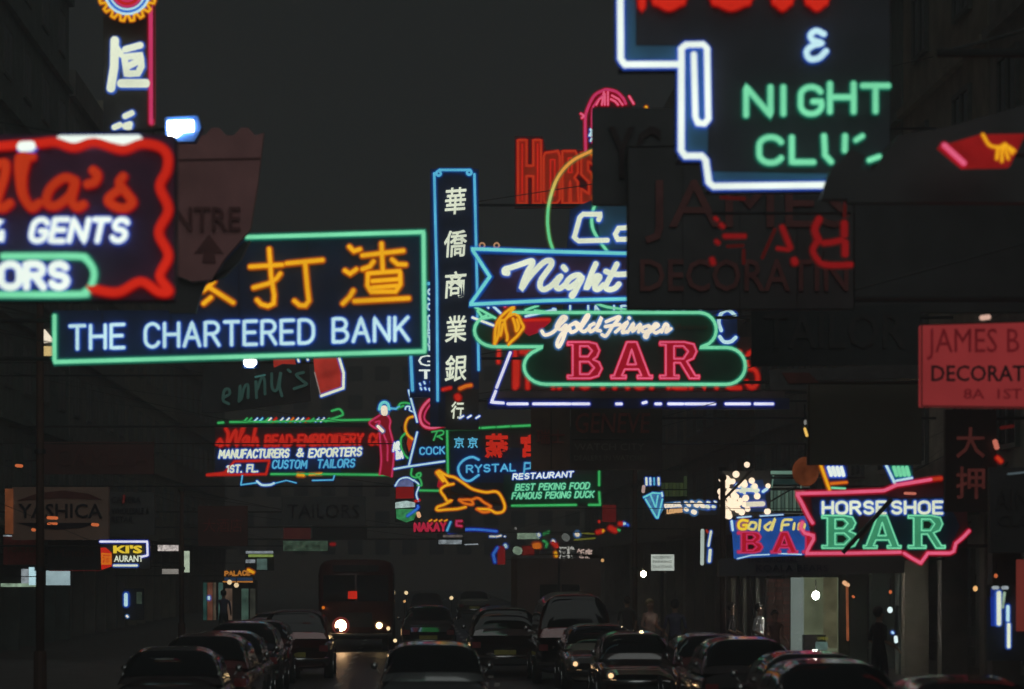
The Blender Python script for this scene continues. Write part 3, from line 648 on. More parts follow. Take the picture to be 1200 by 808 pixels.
# --- Gold finger bar
s = Sign('hand_bar_sign', 'double lobed bar sign, mint neon outline, white script over pink BAR, golden hand at left', 62, (700, 452))
BG = BGREEN
s.board([(585, 367), (815, 367), (832, 372), (840, 387), (832, 403), (822, 408), (850, 408), (866, 414), (874, 430), (866, 445), (850, 451), (640, 451), (622, 446), (613, 430), (619, 413), (632, 408), (585, 408), (565, 404), (555, 388), (562, 373)], BG, th=.25)
Tm = lambda p: p
s.tube([(600, 367)] + [(p[0], p[1]) for p in arc(819, 387, 20, -20, 90, -55, 9)] + [(820, 408)] + arc(851, 429.5, 22, -21.5, 90, -90, 12) + [(640, 451)] + arc(640, 430, 26, -21, -90, -245, 10) + [(636, 407)] + [(585, 407)] + arc(580, 388, 24, -19, -100, -245, 9), 1.8, MINT, 'neon_frame', off=.1)
z = zc(545, 350, 7.48)
s.board(z([(500, 180), (740, 180), (745, 210), (640, 300), (560, 330), (520, 300)]), CRIM, th=.02, off=.015, name='red_flash')
s.tube(z([(520, 195), (735, 190)]), 1.6, RED, 'neon_tube')
s.board(z([(420, 70), (330, 130), (270, 230), (250, 405), (300, 380), (370, 330), (390, 400), (470, 320), (520, 260), (480, 150)]), paint('hand_plate_ochre', (.4, .18, .03), .5), th=.02, off=.03, name='hand_plate')
for p in ([(425, 75), (340, 140), (285, 210), (265, 290), (260, 405)], [(425, 90), (390, 140), (350, 190), (310, 200), (300, 250), (290, 330), (262, 400)], [(345, 195), (355, 270), (370, 330), (368, 372)], [(330, 230), (320, 290), (310, 330)],
          [(385, 160), (430, 140), (470, 165), (490, 210), (512, 255), (490, 290), (450, 340), (400, 385), (380, 415)], [(420, 180), (440, 240), (450, 290), (470, 250), (455, 190)]):
    s.tube(z(p), 1.5, AMBER, 'hand_tube', True, off=.12)
for p, m in (([(65, 170), (250, 240)], IVORY), ([(90, 80), (150, 110), (265, 175)], MINT), ([(250, 75), (310, 130)], PALE), ([(110, 110), (160, 180), (240, 165)], MINT), ([(530, 160), (800, 100), (770, 95)], PALE), ([(530, 105), (640, 65)], MINT), ([(610, 110), (740, 125)], MINT),
             ([(200, 75), (205, 85)], PALE), ([(350, 65), (352, 72)], PINK)):
    s.tube(z(p), 1.4, m, 'ray_tube', off=.08)
s.board(z([(180, 60), (520, 60), (480, 160), (250, 170)]), BPUR, th=.02, off=-.02, name='purple_panel')
sc_ = [[(672, 290), (700, 325), (770, 300), (830, 235), (885, 178), (850, 168), (800, 250), (840, 275), (885, 240), (870, 330), (825, 425), (805, 395), (850, 310), (920, 275)],
       [(960, 220), (915, 250), (930, 300), (985, 270), (965, 215), (1010, 240)], [(1010, 270), (1080, 165), (1060, 160), (1010, 260), (1040, 295), (1090, 260)], [(1130, 225), (1090, 250), (1100, 295), (1160, 250), (1195, 170), (1150, 270), (1185, 290)]]
for p in sc_: s.tube(z(p), 2.1, WARM, 'letter', True, off=.13)
z = zc(640, 360, 5)
for p in ([(350, 90), (385, 75), (430, 62), (385, 120), (350, 172), (325, 165)], [(345, 118), (430, 105)], [(405, 150), (475, 92), (445, 150), (480, 145)], [(484, 66), (487, 70)], [(475, 152), (510, 100), (505, 145), (550, 105), (540, 150)],
          [(600, 112), (565, 125), (565, 148), (598, 140), (608, 112), (590, 178), (575, 170), (622, 140)], [(622, 135), (655, 112), (638, 102), (622, 130), (640, 155), (672, 138)], [(675, 150), (695, 105), (712, 115), (700, 150), (730, 130)]):
    s.tube(z(p), 2.0, WARM, 'letter', True, off=.13)
s.font('Avenue', 810, 383, 7, paint('letter_bronze', (.16, .10, .05), .5), 38, .0, .2, 'faint_word')
for ch, x0, x1 in (('B', 125, 325), ('A', 380, 620), ('R', 665, 895)):
    s.slab(ch, 640 + x0 / 5, 360 + 208 / 5, 640 + x1 / 5, 360 + 420 / 5, 1.0, PINK, CRIM, 2.0)
s.bracket([(820, 372), (820, 448)], 1, .06)
# --- red instruments sign
s = Sign('red_word_sign', 'red neon sign whose letters peep out under the mint outlined bar sign', 80, (745, 458))
s.rect(598, 395, 892, 458, BBROWN, th=.2)
s.text('IT INSTRUMENTES', (603, 455), (888, 455), 42, 2.0, RED)
s.tube([(585, 408), (584, 425)], 1.8, RED, 'letter'); s.tube([(606, 424), (605, 452)], 2.8, RED, 'letter')
s.bracket([(880, 410)], 1, .06)
s = Sign('white_outline_word_sign', 'white double tube capitals, only tops and a final C showing behind the bar sign', 79, (760, 408))
s.rect(660, 357, 864, 408, BNAVY, th=.15)
s.tube([(845, 388), (842, 378), (845, 368), (853, 364), (861, 370)], 2.2, PALE, 'letter', True); s.tube([(843, 395), (848, 401), (856, 401), (862, 396)], 2.2, PALE, 'letter', True)
s.text('UNDIGO', (668, 389), (822, 389), 30, 1.3, PALE)
s.tube([(700, 357), (715, 361), (745, 364), (762, 359)], 1.5, MINT, 'neon_tube', True)
s.bracket([(850, 370)], 1, .05)
# --- white dashed line sign
s = Sign('white_line_sign', 'dark board outlined by a broken white neon line running level below the bar sign', 66, (740, 478))
s.board([(584, 459), (920, 459), (920, 471), (578, 471)], BBROWN, th=.25)
s.tube([[(598, 414), (582, 455)], [(581, 459), (576, 472), (590, 473)], [(595, 474), (618, 474)], [(625, 474), (645, 474)], [(646, 474), (668, 474)], [(671, 474), (690, 474)], [(722, 474), (728, 474)], [(753, 473), (757, 472)], [(768, 474), (774, 474)], [(783, 474), (800, 474)], [(803, 474), (837, 474)], [(850, 474), (878, 474)], [(884, 474), (905, 474)]], 1.7, neon('neon_violet_white', (235, 236, 255), 1.15), 'neon_tube', off=.15)
s.board([(571, 467), (925, 467), (925, 480), (571, 480)], paint('sign_board_indigo', (.03, .035, .14), .4), th=.1, name='tube_rail', off=.03)
s.bracket([(900, 460)], 1, .06)
# --- crystal restaurant
s = Sign('crystal_restaurant_sign', 'green framed restaurant sign with blue capitals and red characters', 78, (615, 594))
s.rect(523, 500, 706, 593, BOARD, th=.25); s.rect(528, 525, 622, 566, BNAVY, th=.02, off=.012, name='blue_panel'); s.rect(590, 556, 702, 590, BGREEN, th=.02, off=.014, name='green_panel')  # coloured panels put the lettering's halo into the board paint
s.tube([[(622, 499), (600, 500)], [(597, 500), (583, 501)], [(580, 501), (565, 502)], [(562, 502), (524, 503), (525, 560)], [(702, 553), (702, 569)], [(702, 577), (703, 592), (690, 592)], [(675, 592), (600, 593)]], 1.2, GREEN, 'neon_frame')
s.tube([(561, 539), (553, 536), (543, 540), (537, 549), (541, 560), (550, 564), (561, 557)], 1.3, CYAN, 'letter', True)
s.text('RYSTAL', (547, 554), (604, 552), 8, .9, CYAN); s.tube([(614, 556), (615, 543), (622, 543), (622, 549), (615, 550)], 1, CYAN, 'letter')
for cx_, cy_ in ((538, 519), (554, 519)): s.font('京', cx_, cy_, 13, CYAN, 12, .02, name='character', off=.08)
for cx_ in (582,): s.font('燕', cx_, 523, 29, RED, 28, .045, name='character', off=.08)
s.font('宮', 622, 523, 27, RED, 24, .04, name='character', off=.08)
s.text('RESTAURANT', (601, 562), (671, 559), 6, .8, WHITE, .15)
s.text('BEST PEKING FOOD', (604, 575), (690, 573), 7, .75, MINT, .2); s.text('FAMOUS PEKING DUCK', (600, 585), (695, 583), 7, .75, MINT, .2)
s.bracket([(690, 520)], 1, .06)
# --- duck
s = Sign('duck_neon_sign', 'amber neon outline of a roast duck pointing right, in front of the restaurant sign', 69, (555, 604), cat='neon figure')
z = zc(440, 530, 6.667)
for p in ([(500, 150), (560, 185), (620, 200), (690, 245), (760, 290), (860, 315), (940, 310), (980, 345), (1010, 420), (995, 465), (940, 475), (890, 450), (800, 445)],
          [(480, 165), (500, 150), (525, 185), (560, 240), (575, 255)], [(610, 250), (545, 265), (510, 300), (540, 350), (565, 385), (595, 378), (540, 410), (485, 430), (485, 455), (560, 450), (640, 445), (705, 430)],
          [(655, 375), (690, 400), (760, 410), (740, 375), (655, 375)], [(750, 375), (800, 360), (850, 395), (900, 425), (880, 440)], [(790, 445), (840, 470), (890, 465)]):
    s.tube(z(p), 1.25, AMBER if p[0][0] < 640 and p[0][1] < 300 else ORANGE, 'neon_tube', True)
s.tube(z([(482, 160), (530, 225)]), 1.8, AMBER, 'neon_tube'); s.board(z([(490, 215), (480, 270), (500, 285), (540, 265), (520, 235)]), CRIM, th=.05, name='red_patch')
MB().rod(s.L(z([(500, 300)])[0], .1), s.L(z([(1000, 400)])[0], .1), .04).rod(s.L(z([(560, 190)])[0], .1), s.L(z([(600, 450)])[0], .1), .04).build('frame_bar', STEEL, s.root)
s.bracket([(590, 596)], 1, .012)
# --- GENEVE board
s = Sign('watch_dealer_board', 'dim brown unlit board with dull red capitals, right of the restaurant sign', 64, (700, 552))
s.rect(622, 478, 668, 551, paint('sign_board_rust', (.28, .15, .11), .7, scale=2), th=.2, name='left_board'); s.rect(669, 479, 776, 551, BBROWN, th=.2)
lf = paint('letter_faint_brick', (.5, .10, .08), .7); lg = paint('letter_faint_beige', (.36, .29, .25), .7)
s.font('GENEVE', 718, 496, 24, lf, 88, .01, .1); s.font('WATCH CITY', 714, 524, 8, lg, 82); s.font('DEALERS IN WATCHES', 715, 537, 6, lg, 84)
s.font('瑞士', 645, 512, 17, lf, 34, .01); s.tube([[(670, 515), (774, 515)], [(646, 480), (646, 550)]], .4, STEEL, 'seam', off=.02)
s.bracket([(770, 490)], 1, .05)
# --- cocktail diamond
s = Sign('cocktail_sign', 'white outlined diamond sign with big pink C and blue COCK lettering', 80, (500, 552))
s.board([(479, 457), (522, 461), (522, 548), (478, 548), (490, 500)], BOARD, th=.2); s.rect(490, 523, 521, 537, BNAVY, th=.02, off=.012, name='blue_panel')  # navy panel paints the halo behind the blue letters
s.tube([[(520, 461), (479, 458), (489, 495)], [(489, 507), (479, 547), (521, 541)], [(479, 547), (462, 550)]], 1.1, PALE, 'neon_frame')
z = zc(410, 460, 9.975)
for r_, q in ((1.35, [(1105, 60), (1020, 50), (920, 100), (840, 200), (820, 300), (860, 390), (960, 420), (1105, 385)]), (.9, [(1100, 110), (1030, 90), (950, 140), (890, 220), (870, 300), (900, 350), (970, 380), (1105, 365)]),
              (1.0, [(1020, 110), (1060, 160), (1060, 350)])): s.tube(z(q), r_, PINK if r_ > .95 else ROSE, 'letter', True)
s.board(z([(1000, 110), (1105, 80), (1105, 370), (1050, 370), (1060, 160)]), DRED, th=.03, off=.03, name='letter_fill')
s.tube([z(p) for p in ([(960, 465), (1080, 450), (1090, 490), (1020, 520)], [(1020, 460), (980, 560)], [(1030, 515), (1080, 550)])], .8, GREEN, 'letter', True)
s.text('COCK', (492, 533), (521, 532), 8, .8, CYAN)
s.bracket([(500, 470)], 1, .05)
s = Sign('amber_curve_sign', 'small amber and green curved neon petals beside the white diamond sign', 84, (478, 540), cat='neon figure')
s.tube(z([(740, 285), (680, 310), (648, 400), (670, 490), (735, 550)]), 1.1, AMBER, 'neon_tube', True); s.tube(z([(650, 480), (600, 540), (600, 640), (640, 730), (680, 770)]), 1.0, GREEN, 'neon_tube', True)
s.board(z([(680, 510), (740, 555), (710, 660), (690, 700), (665, 600)]), VERM, th=.05, name='orange_patch')
s.text('AR', (461, 529), (468, 527), 9, 1.2, WHITE); s.text('BA', (465, 538), (472, 537), 8, 1.2, WHITE)
s.tube(z([(650, 200), (660, 170), (700, 170), (700, 210), (740, 230)]), .9, PALE, 'neon_tube', True)
MB().rod(s.L((470, 500), .08), s.L((480, 540), .08), .03).build('frame_bar', STEEL, s.root); s.bracket([(476, 520)], -1, .03)
# --- bead embroidery
s = Sign('embroidery_sign', 'wide sign between green neon rules with red, white and blue lettering rows', 88, (350, 590))
s.rect(252, 496, 450, 557, BOARD, th=.25); s.rect(252, 524, 400, 556, BNAVY, th=.02, off=.012, name='blue_panel'); s.rect(252, 500, 450, 523, BMAR, th=.02, off=.014, name='maroon_panel')  # panels behind the rows paint the letters' halo onto the board
s.tube([[(256, 496), (262, 495.5)], [(270, 495), (350, 494), (445, 492)], [(318, 556), (380, 556), (457, 557)]], 1.2, GREEN, 'neon_rule')
s.tube([[(262, 556), (275, 541), (316, 540), (312, 556), (242, 557), (268, 554)]], 1.0, RED, 'floor_frame')
z = zc(240, 480, 5.217)
s.tube(z([(75, 215), (95, 185), (110, 215), (95, 225)]), 1.5, RED, 'letter', True)
s.tube([z([(130, 120), (145, 150), (140, 220), (190, 130), (195, 220), (235, 120), (225, 135)])], 1.7, RED, 'letter', True); s.tube(z([(255, 165), (235, 190), (245, 215), (270, 170), (270, 215)]), 1.5, RED, 'letter', True); s.tube(z([(310, 120), (290, 220), (315, 175), (325, 220)]), 1.5, RED, 'letter', True)
s.text('BEAD-EMBROIDERY CO', (311, 523), (447, 521), 12, 1.3, RED, .1)
s.text('MANUFACTURERS', (257, 537), (338, 536), 9, 1.15, IVORY, .15); s.text('&', (348, 535.5), (355, 535), 9, 1.1, IVORY, .15); s.text('EXPORTERS', (362, 536), (423, 534), 9, 1.15, IVORY, .15)
s.text('1ST. FL.', (266, 554), (302, 553), 8, 1.1, IVORY, .1); s.text('CUSTOM', (319, 549), (359, 549), 9, .95, CYAN, .15); s.text('TAILORS', (372, 548.5), (415, 547.5), 9, .95, CYAN, .15)
for x_, m_ in ((288, GREEN), (293, GREEN), (300, PALE), (306, AQUA), (313, GREEN), (316, WARM), (322, RED), (330, IVORY), (337, IVORY), (342, ORANGE), (348, IVORY), (354, IVORY), (360, RED), (366, GREEN), (372, PALE), (378, IVORY), (384, GREEN)):
    s.tube([(x_ - 2, 494.5), (x_ + 2, 490.5)], .9, m_, 'tube_tick')
s.tube([(389, 482), (398, 480), (402, 486), (396, 489), (388, 492), (400, 493)], 1.1, GREEN, 'neon_tube', True)
s.tube(z([(232, 400), (222, 462), (330, 448)]), .8, CYAN, 'neon_tube'); s.tube(z([(420, 455), (500, 435), (560, 450)]), .7, CYAN, 'neon_tube'); s.tube(z([(660, 435), (785, 432), (795, 400)]), .8, CYAN, 'neon_tube'); s.tube(z([(320, 440), (350, 462), (400, 462), (425, 452)]), 1.3, PALE, 'neon_tube', True)
s.tube(z([(570, 400), (605, 402)]), 1.8, AMBER, 'neon_tube'); s.tube(z([(640, 398), (715, 395)]), 1.2, AMBER, 'neon_tube')
s.bracket([(300, 500)], -1, .06)
# --- lady
s = Sign('lady_neon_figure', 'red neon lady in a long dress with blue head, hand on hip', 87, (455, 560), cat='neon figure')
z = zc(410, 460, 9.975)
s.board(z([(350, 265), (300, 300), (225, 360), (270, 410), (330, 430), (350, 500), (345, 640), (355, 830), (350, 960), (480, 990), (515, 800), (510, 650), (470, 420), (470, 330), (420, 270)]), neon('acrylic_ruby', (140, 16, 34), .8, .2, 3), th=.08)
s.tube([z(p) for p in ([(350, 270), (290, 310), (230, 360), (280, 410), (330, 430)], [(450, 280), (475, 340), (465, 420), (500, 560), (515, 700), (505, 860), (490, 985)], [(350, 480), (360, 640), (370, 800), (350, 960)], [(400, 500), (440, 620), (440, 800)], [(300, 350), (350, 340), (340, 380)])], .9, ROSE, 'neon_tube', True)
s.tube(z([(330, 400), (385, 455)]), 1.8, WARM, 'forearm'); s.tube(z([(400, 190), (405, 240)]), 4.0, WARM, 'face', off=.06); s.tube(z([(345, 200), (365, 140), (405, 118), (445, 140), (462, 200)]), 1.7, AQUA, 'hair_tube', True)
s.tube(z([(475, 190), (540, 195), (580, 165)]), 1.2, CYAN, 'ribbon_tube'); s.tube(z([(560, 190), (590, 135), (650, 125), (700, 135)]), 1.1, GREEN, 'ribbon_tube', True); s.tube(z([(590, 175), (630, 160)]), 1.1, GREEN, 'ribbon_tube')
s.bracket([(440, 500)], -1, .04)
# --- jenny's dim sign and pennant
s = Sign('dim_script_sign', 'dim sign with dull green script, under the bank sign', 66, (312, 482))
s.board([(238, 428), (362, 420), (364, 470), (252, 484), (236, 484)], BOARD, th=.15)
z = zc(250, 410, 7.06); dg = neon('tube_dim_green', (44, 70, 64), .9, .3)
for p in ([(85, 400), (135, 370), (130, 330), (95, 340), (85, 420), (130, 450)], [(215, 430), (225, 300), (230, 420), (260, 310), (290, 300), (290, 400)], [(360, 400), (355, 260), (365, 330), (400, 240), (425, 250), (430, 370)], [(485, 200), (490, 320), (530, 330), (560, 190), (550, 300), (570, 385)], [(750, 190), (690, 210), (740, 260), (770, 290), (670, 325)]):
    s.tube(z(p), 1.7, dg, 'letter', True)  # dim tubes with a faint emission of their own
s.tube(z([(350, 228), (430, 212)]), 1.0, neon('tube_dim_teal', (60, 110, 105), .9), 'letter'); s.tube(z([(620, 170), (640, 185)]), 1.6, dg, 'apostrophe')
s.bracket([(250, 440)], -1, .04)
s = Sign('red_pennant_sign', 'leaning red lit panel with white neon edge, hanging under the right half of bank sign', 64, (386, 470))
z = zc(250, 410, 7.06)
s.board(z([(820, 0), (840, 200), (890, 385), (1080, 325), (1085, 200), (1040, 40), (1030, 0)]), neon('acrylic_soft_red', (170, 50, 40), .85, .35, 2.5), th=.12)
s.tube(z([(1035, 10), (1040, 60), (1080, 195), (1078, 320), (895, 385)]), 1.5, IVORY, 'neon_edge'); s.tube(z([(840, 190), (890, 380)]), .7, neon('tube_grey', (150, 130, 125), .9), 'neon_edge')
s.bracket([(385, 425)], -1, .03)
s = Sign('red_bow_tube', 'small red bow shape and two white ticks just under the bank sign', 60, (332, 432), cat='neon figure')
s.board(z([(490, 0), (500, 145), (570, 115), (680, 120), (660, 0)]), neon('acrylic_soft_red', (0, 0, 0)), th=.1); s.tube(z([(695, 60), (710, 100)]), 1.2, IVORY, 'tube_tick'); s.tube(z([(775, 60), (785, 88)]), 1.2, IVORY, 'tube_tick')
s.bracket([(332, 422)], -1, .02)
# --- multicolour vertical
s = Sign('striped_vertical_sign', 'small upright sign in white, red, blue and green bands, below the lady figure', 90, (478, 612))
z = zc(440, 530, 6.667)
s.rect(463, 560, 492, 612, BOARD, th=.15)
s.board(z([(155, 270), (180, 235), (230, 205), (290, 205), (300, 270)]), neon('acrylic_lilac', (110, 120, 170), .8, .4, 8), th=.05, off=.03, name='band'); s.board(z([(160, 275), (300, 270), (300, 362), (160, 365)]), DRED, th=.05, off=.03, name='band')
s.board(z([(155, 395), (240, 380), (310, 395), (310, 430), (155, 440)]), neon('acrylic_mist', (190, 215, 210), .9, .4, 8), th=.05, off=.03, name='band'); s.board(z([(160, 445), (330, 445), (300, 530), (240, 550), (165, 520)]), neon('acrylic_green', (60, 150, 90), .8, .5, 8), th=.05, off=.03, name='band')
s.tube([z(p) for p in ([(155, 265), (190, 215), (250, 200), (300, 225)], [(300, 220), (340, 260), (320, 330), (335, 380)])], .9, PALE, 'neon_tube', True)
s.tube(z([(285, 130), (280, 180), (310, 200), (350, 190), (350, 165), (320, 180), (350, 215), (360, 260), (330, 260)]), 1.0, GREEN, 'neon_tube', True); s.tube(z([(345, 300), (520, 303)]), 1.1, GREEN, 'neon_tube')
s.tube(z([(250, 500), (330, 440), (330, 420)]), 1.1, BLUE, 'neon_tube', True); s.tube(z([(335, 480), (342, 500)]), 2.4, neon('lamp_peach', (250, 190, 140), 1), 'lamp'); s.tube(z([(310, 385), (345, 375)]), 1, RED, 'neon_tube')
s.bracket([(470, 570)], -1, .04)
s = Sign('pink_word_sign', 'small crimson lit word sign with blue slash, under the duck', 120, (510, 625))
s.rect(484, 612, 545, 625, BOARD, th=.15); s.text('NAKAY', (486, 622.5), (522, 622), 9, 1.4, neon('neon_crimson', (215, 40, 75), .85)); s.tube([(528, 612), (524, 622)], 1.2, CYAN, 'neon_tube'); s.tube([(541, 611), (535, 611), (535, 616), (541, 617)], 1.1, ROSE, 'neon_tube')
for x_ in (503, 509, 515, 521): s.tube([(x_, 611), (x_ + 3, 609.5)], .7, AMBER, 'tube_tick')
s.bracket([(490, 618)], -1, .06)
s = Sign('blue_bow_sign', 'shallow blue neon bow over pale grey lettered strips, far down the street', 130, (545, 640))
s.tube([(526, 624), (545, 621), (562, 621), (582, 623)], 1.3, BLUE, 'neon_tube', True)
s.rect(512, 626, 543, 639, BOARD, th=.1); PG = neon('acrylic_grey_white', (150, 160, 165), .9, .5, 6)
s.rect(514, 633, 541, 638, PG, th=.05, off=.02, name='lit_strip'); s.rect(519, 627, 542, 630, neon('acrylic_brown_grey', (110, 100, 95), .8, .5, 6), th=.05, off=.02, name='lit_strip'); s.tube([(545, 638.5), (560, 638)], .7, PG, 'neon_tube')
s.bracket([(515, 632)], -1, .06)
# --- horse shoe bar
s = Sign('pink_outline_bar_sign', 'pink outlined neon sign with white capitals over big mint slab BAR', 56, (1035, 660))
z = zc(925, 540, 5.4545)
s.board(z([(45, 210), (600, 190), (680, 160), (960, 120), (1130, 260), (1145, 445), (1060, 535), (1030, 595), (880, 595), (835, 655), (725, 590), (105, 598), (150, 490), (130, 400)]), BMAR, th=.3)
s.board(z([(140, 235), (600, 225), (690, 240), (1000, 235), (1090, 420), (1020, 575), (130, 580), (165, 490), (150, 400)]), paint('sign_board_ink', (.02, .05, .12), .5), th=.02, off=.012, name='inner_panel')
s.board(z([(440, 330), (600, 330), (470, 500), (440, 540)]), BMAR, th=.02, off=.016, name='maroon_patch')
s.tube(z([(145, 400), (115, 350), (75, 270), (42, 212), (330, 205), (600, 193), (680, 158), (900, 122)]), 1.9, PINK, 'neon_frame', off=.12)
s.tube(z([(915, 120), (965, 114)]), 1.9, VERM, 'neon_frame'); s.tube(z([(1120, 258), (1134, 284)]), 2.2, PINK, 'neon_frame')
s.tube(z([(80, 395), (68, 430), (95, 465), (150, 480), (150, 505), (125, 550), (103, 594), (400, 592), (705, 586)]), 1.8, PINK, 'neon_frame', off=.12)
s.tube(z([(728, 592), (780, 625), (835, 655), (880, 592), (1020, 592), (1045, 580), (1058, 530), (1100, 495), (1143, 450)]), 1.8, PINK, 'neon_frame', off=.12)
s.text('HORSE', z([(212, 340), (610, 338)])[0], z([(212, 340), (610, 338)])[1], 13.5, 1.7, IVORY)
s.text('SHOE', z([(652, 338), (972, 338)])[0], z([(652, 338), (972, 338)])[1], 13.5, 1.7, IVORY)
GF = neon('glow_fern', (64, 150, 108), .95, .15, 3)
for ch, x0, x1 in (('B', 205, 435), ('A', 470, 708), ('R', 755, 990)):
    s.slab(ch, 925 + x0 / 5.4545, 540 + 352 / 5.4545, 925 + x1 / 5.4545, 540 + 560 / 5.4545, .9, MINT, GF, .7)
MB().rod(s.L(z([(330, 590)])[0], -.3), s.L(z([(640, 250)])[0], -.3), .045).build('stay_bar', STEEL, s.root)
s.tube(z([(735, 210), (800, 212)]), 1.6, neon('lamp_salmon', (0, 0, 0)), 'lamp')
s.bracket([(1110, 580), (1100, 640)], 1, .06)
for nm, lb, x0, m1, m2, m3 in (('lit_panel_sign', 'tilted small white lit sign with amber edge, standing on the pink outlined bar sign', 193, AMBER, WHITE, ORANGE), ('lit_panel_sign', 'tilted small mint lit sign with white edge, standing on the pink outlined bar sign', 610, PALE, MINT, PALE)):
    s = Sign(nm, lb, 56.5, (925 + (x0 + 90) / 5.4545, 576))
    s.board(z([(x0, 20), (x0 + 180, 20), (x0 + 180, 140), (x0 + 60, 160)]), BNAVY, th=.15)
    s.tube(z([(x0 + 5, 30), (x0 + 62, 150 if x0 > 500 else 190)]), 1.6, m1, 'neon_edge')
    for k in range(4): s.tube(z([(x0 + 55 + k * 27, 45), (x0 + 72 + k * 26, 95)]), 2.2, m2, 'letter')
    s.tube(z([(x0 + 70, 148 if x0 < 500 else 130), (x0 + 170, 140 if x0 < 500 else 112)]), 1.4, m3, 'neon_edge')
    if x0 < 500: s.tube(z([(x0 + 75, 175), (x0 + 160, 180)]), 1.0, MINT, 'neon_edge')
    s.bracket([(935 + x0 / 5.4545, 570)], 1, .02)
# --- gold finger light box
s = Sign('blue_bar_lightbox', 'blue lit box sign with yellow script and red BAR, left of pink outlined bar sign', 60, (905, 657))
LBX = neon('acrylic_cobalt', (36, 84, 165), .85, .2, 3)
s.board([(858, 610), (955, 604), (958, 650), (861, 655)], LBX, th=.25)
z = zc(730, 480, 3.741)
s.tube(z([(475, 490), (480, 530)]), 1.4, PALE, 'neon_edge'); s.tube([z(p) for p in ([(500, 475), (560, 470)], [(600, 468), (700, 462)], [(500, 655), (560, 640), (640, 636)], [(680, 632), (780, 636)])], .7, PALE, 'neon_edge')
for p in ([(545, 490), (522, 486), (506, 500), (510, 522), (535, 524), (542, 508), (526, 508)], [(560, 495), (548, 520), (575, 525), (582, 500), (560, 495)], [(600, 485), (595, 530)], [(645, 495), (620, 515), (640, 528), (665, 480), (650, 528)], [(738, 484), (702, 488), (692, 532)], [(696, 508), (724, 505)], [(750, 500), (746, 526)], [(768, 526), (772, 502), (794, 504), (790, 526)], [(815, 500), (850, 495)]):
    s.tube(z(p), 1.5, neon('neon_cream_yellow', (240, 225, 130), 1) if p[0][0] > 550 else YEL, 'letter', True)
RB_ = neon('glow_red_bright', (190, 25, 45), .85)
s.slab('B', 864, 624, 893, 648, .7, ROSE, RB_, .6); s.slab('A', 903, 624, 934, 648, .7, ROSE, RB_, .6); s.slab('R', 940, 624, 966, 648, .7, ROSE, RB_, .6)
s.bracket([(955, 612)], 1, .05)
# --- bulb cluster sign
s = Sign('bulb_cluster_sign', 'sign studded with dozens of warm round bulbs before a blue panel', 74, (870, 608))
s.rect(846, 552, 903, 606, BOARD, th=.2); s.board([(866, 566), (894, 562), (900, 600), (868, 600)], BBLUE, th=.02, off=.012, name='blue_panel')
z = zc(740, 530, 6.667); BU = neon('bulb_warm', (255, 228, 196), 1.5)
bul = [(900, 100), (815, 175), (740, 210), (760, 230), (790, 230), (725, 250), (745, 265), (840, 260), (880, 235), (938, 225), (880, 255), (695, 310), (740, 330), (790, 310), (705, 352), (745, 350), (815, 350), (890, 360), (980, 345), (960, 270),
       (720, 395), (760, 410), (800, 390), (840, 400), (715, 420), (790, 430), (880, 410), (905, 445), (830, 450), (740, 455), (725, 470), (760, 475), (735, 500), (760, 500), (860, 470), (1065, 265), (1060, 465), (800, 340), (770, 380), (850, 380), (820, 415), (700, 215), (760, 300)]
bm_ = None
for i, b in enumerate(bul):
    c = s.L(z([b])[0], -.08)
    if bm_ is None: ob = MB().ball((0, 0, 0), .082, 8, 5).build('bulb', BU, s.root, True); bm_ = ob.data
    else: ob = bpy.data.objects.new('bulb', bm_); C.objects.link(ob); ob.parent = s.root
    ob.location = c; k = random.uniform(.75, 1.1); ob.scale = (k, k, k)
s.tube(z([(850, 305), (900, 295), (985, 300)]), 2.4, IVORY, 'letter'); s.tube(z([(865, 275), (880, 320)]), 2, IVORY, 'letter'); s.tube(z([(900, 410), (1025, 405)]), 3.0, neon('neon_cream', (240, 232, 205), 1.05), 'letter'); s.tube(z([(940, 270), (975, 320)]), 2, IVORY, 'letter')
s.tube(z([(1025, 310), (1055, 290)]), 1.8, PALE, 'letter'); s.tube(z([(770, 310), (835, 300)]), 1.6, WARM, 'letter'); s.tube(z([(820, 260), (850, 270)]), 2.0, PALE, 'letter')
MB().rod(s.L(z([(690, 400)])[0], -.15), s.L(z([(950, 130)])[0], -.15), .035).build('stay_bar', STEEL, s.root)
s.bracket([(890, 560)], 1, .05)
# --- cocktail glass and lit words
s = Sign('cocktail_glass_sign', 'small pale blue neon cocktail glass, left of the string of lit words', 78, (768, 612), cat='neon figure')
z = zc(740, 530, 6.667)
s.board(z([(85, 345), (170, 310), (245, 330), (250, 450), (205, 525), (180, 510)]), neon('acrylic_glass_blue', (80, 140, 175), .8, .5, 8), th=.06)
s.tube([z(p) for p in ([(95, 355), (165, 320), (235, 325)], [(110, 370), (195, 515)], [(240, 370), (205, 515)], [(150, 340), (185, 430)], [(205, 340), (190, 430)])], 1.0, AQUA, 'neon_tube')
for x_ in (115, 145, 175, 210): s.tube(z([(x_, 205), (x_ + 2, 255)]), 1.3 if x_ != 175 else 1.0, (IVORY, PALE, CYAN, IVORY)[(115, 145, 175, 210).index(x_)], 'straw_tube')
s.tube(z([(95, 270), (90, 310)]), 2.0, neon('lamp_dusty_rose', (200, 170, 165), .9), 'straw_tube'); s.tube(z([(235, 318), (240, 345)]), 1.2, PALE, 'straw_tube')
s.bracket([(775, 590)], 1, .03)
s = Sign('lit_words_sign', 'string of small overexposed warm white lit words between the cocktail glass and the bulbs', 82, (808, 604))
s.rect(778, 586, 840, 604, BOARD, th=.15)
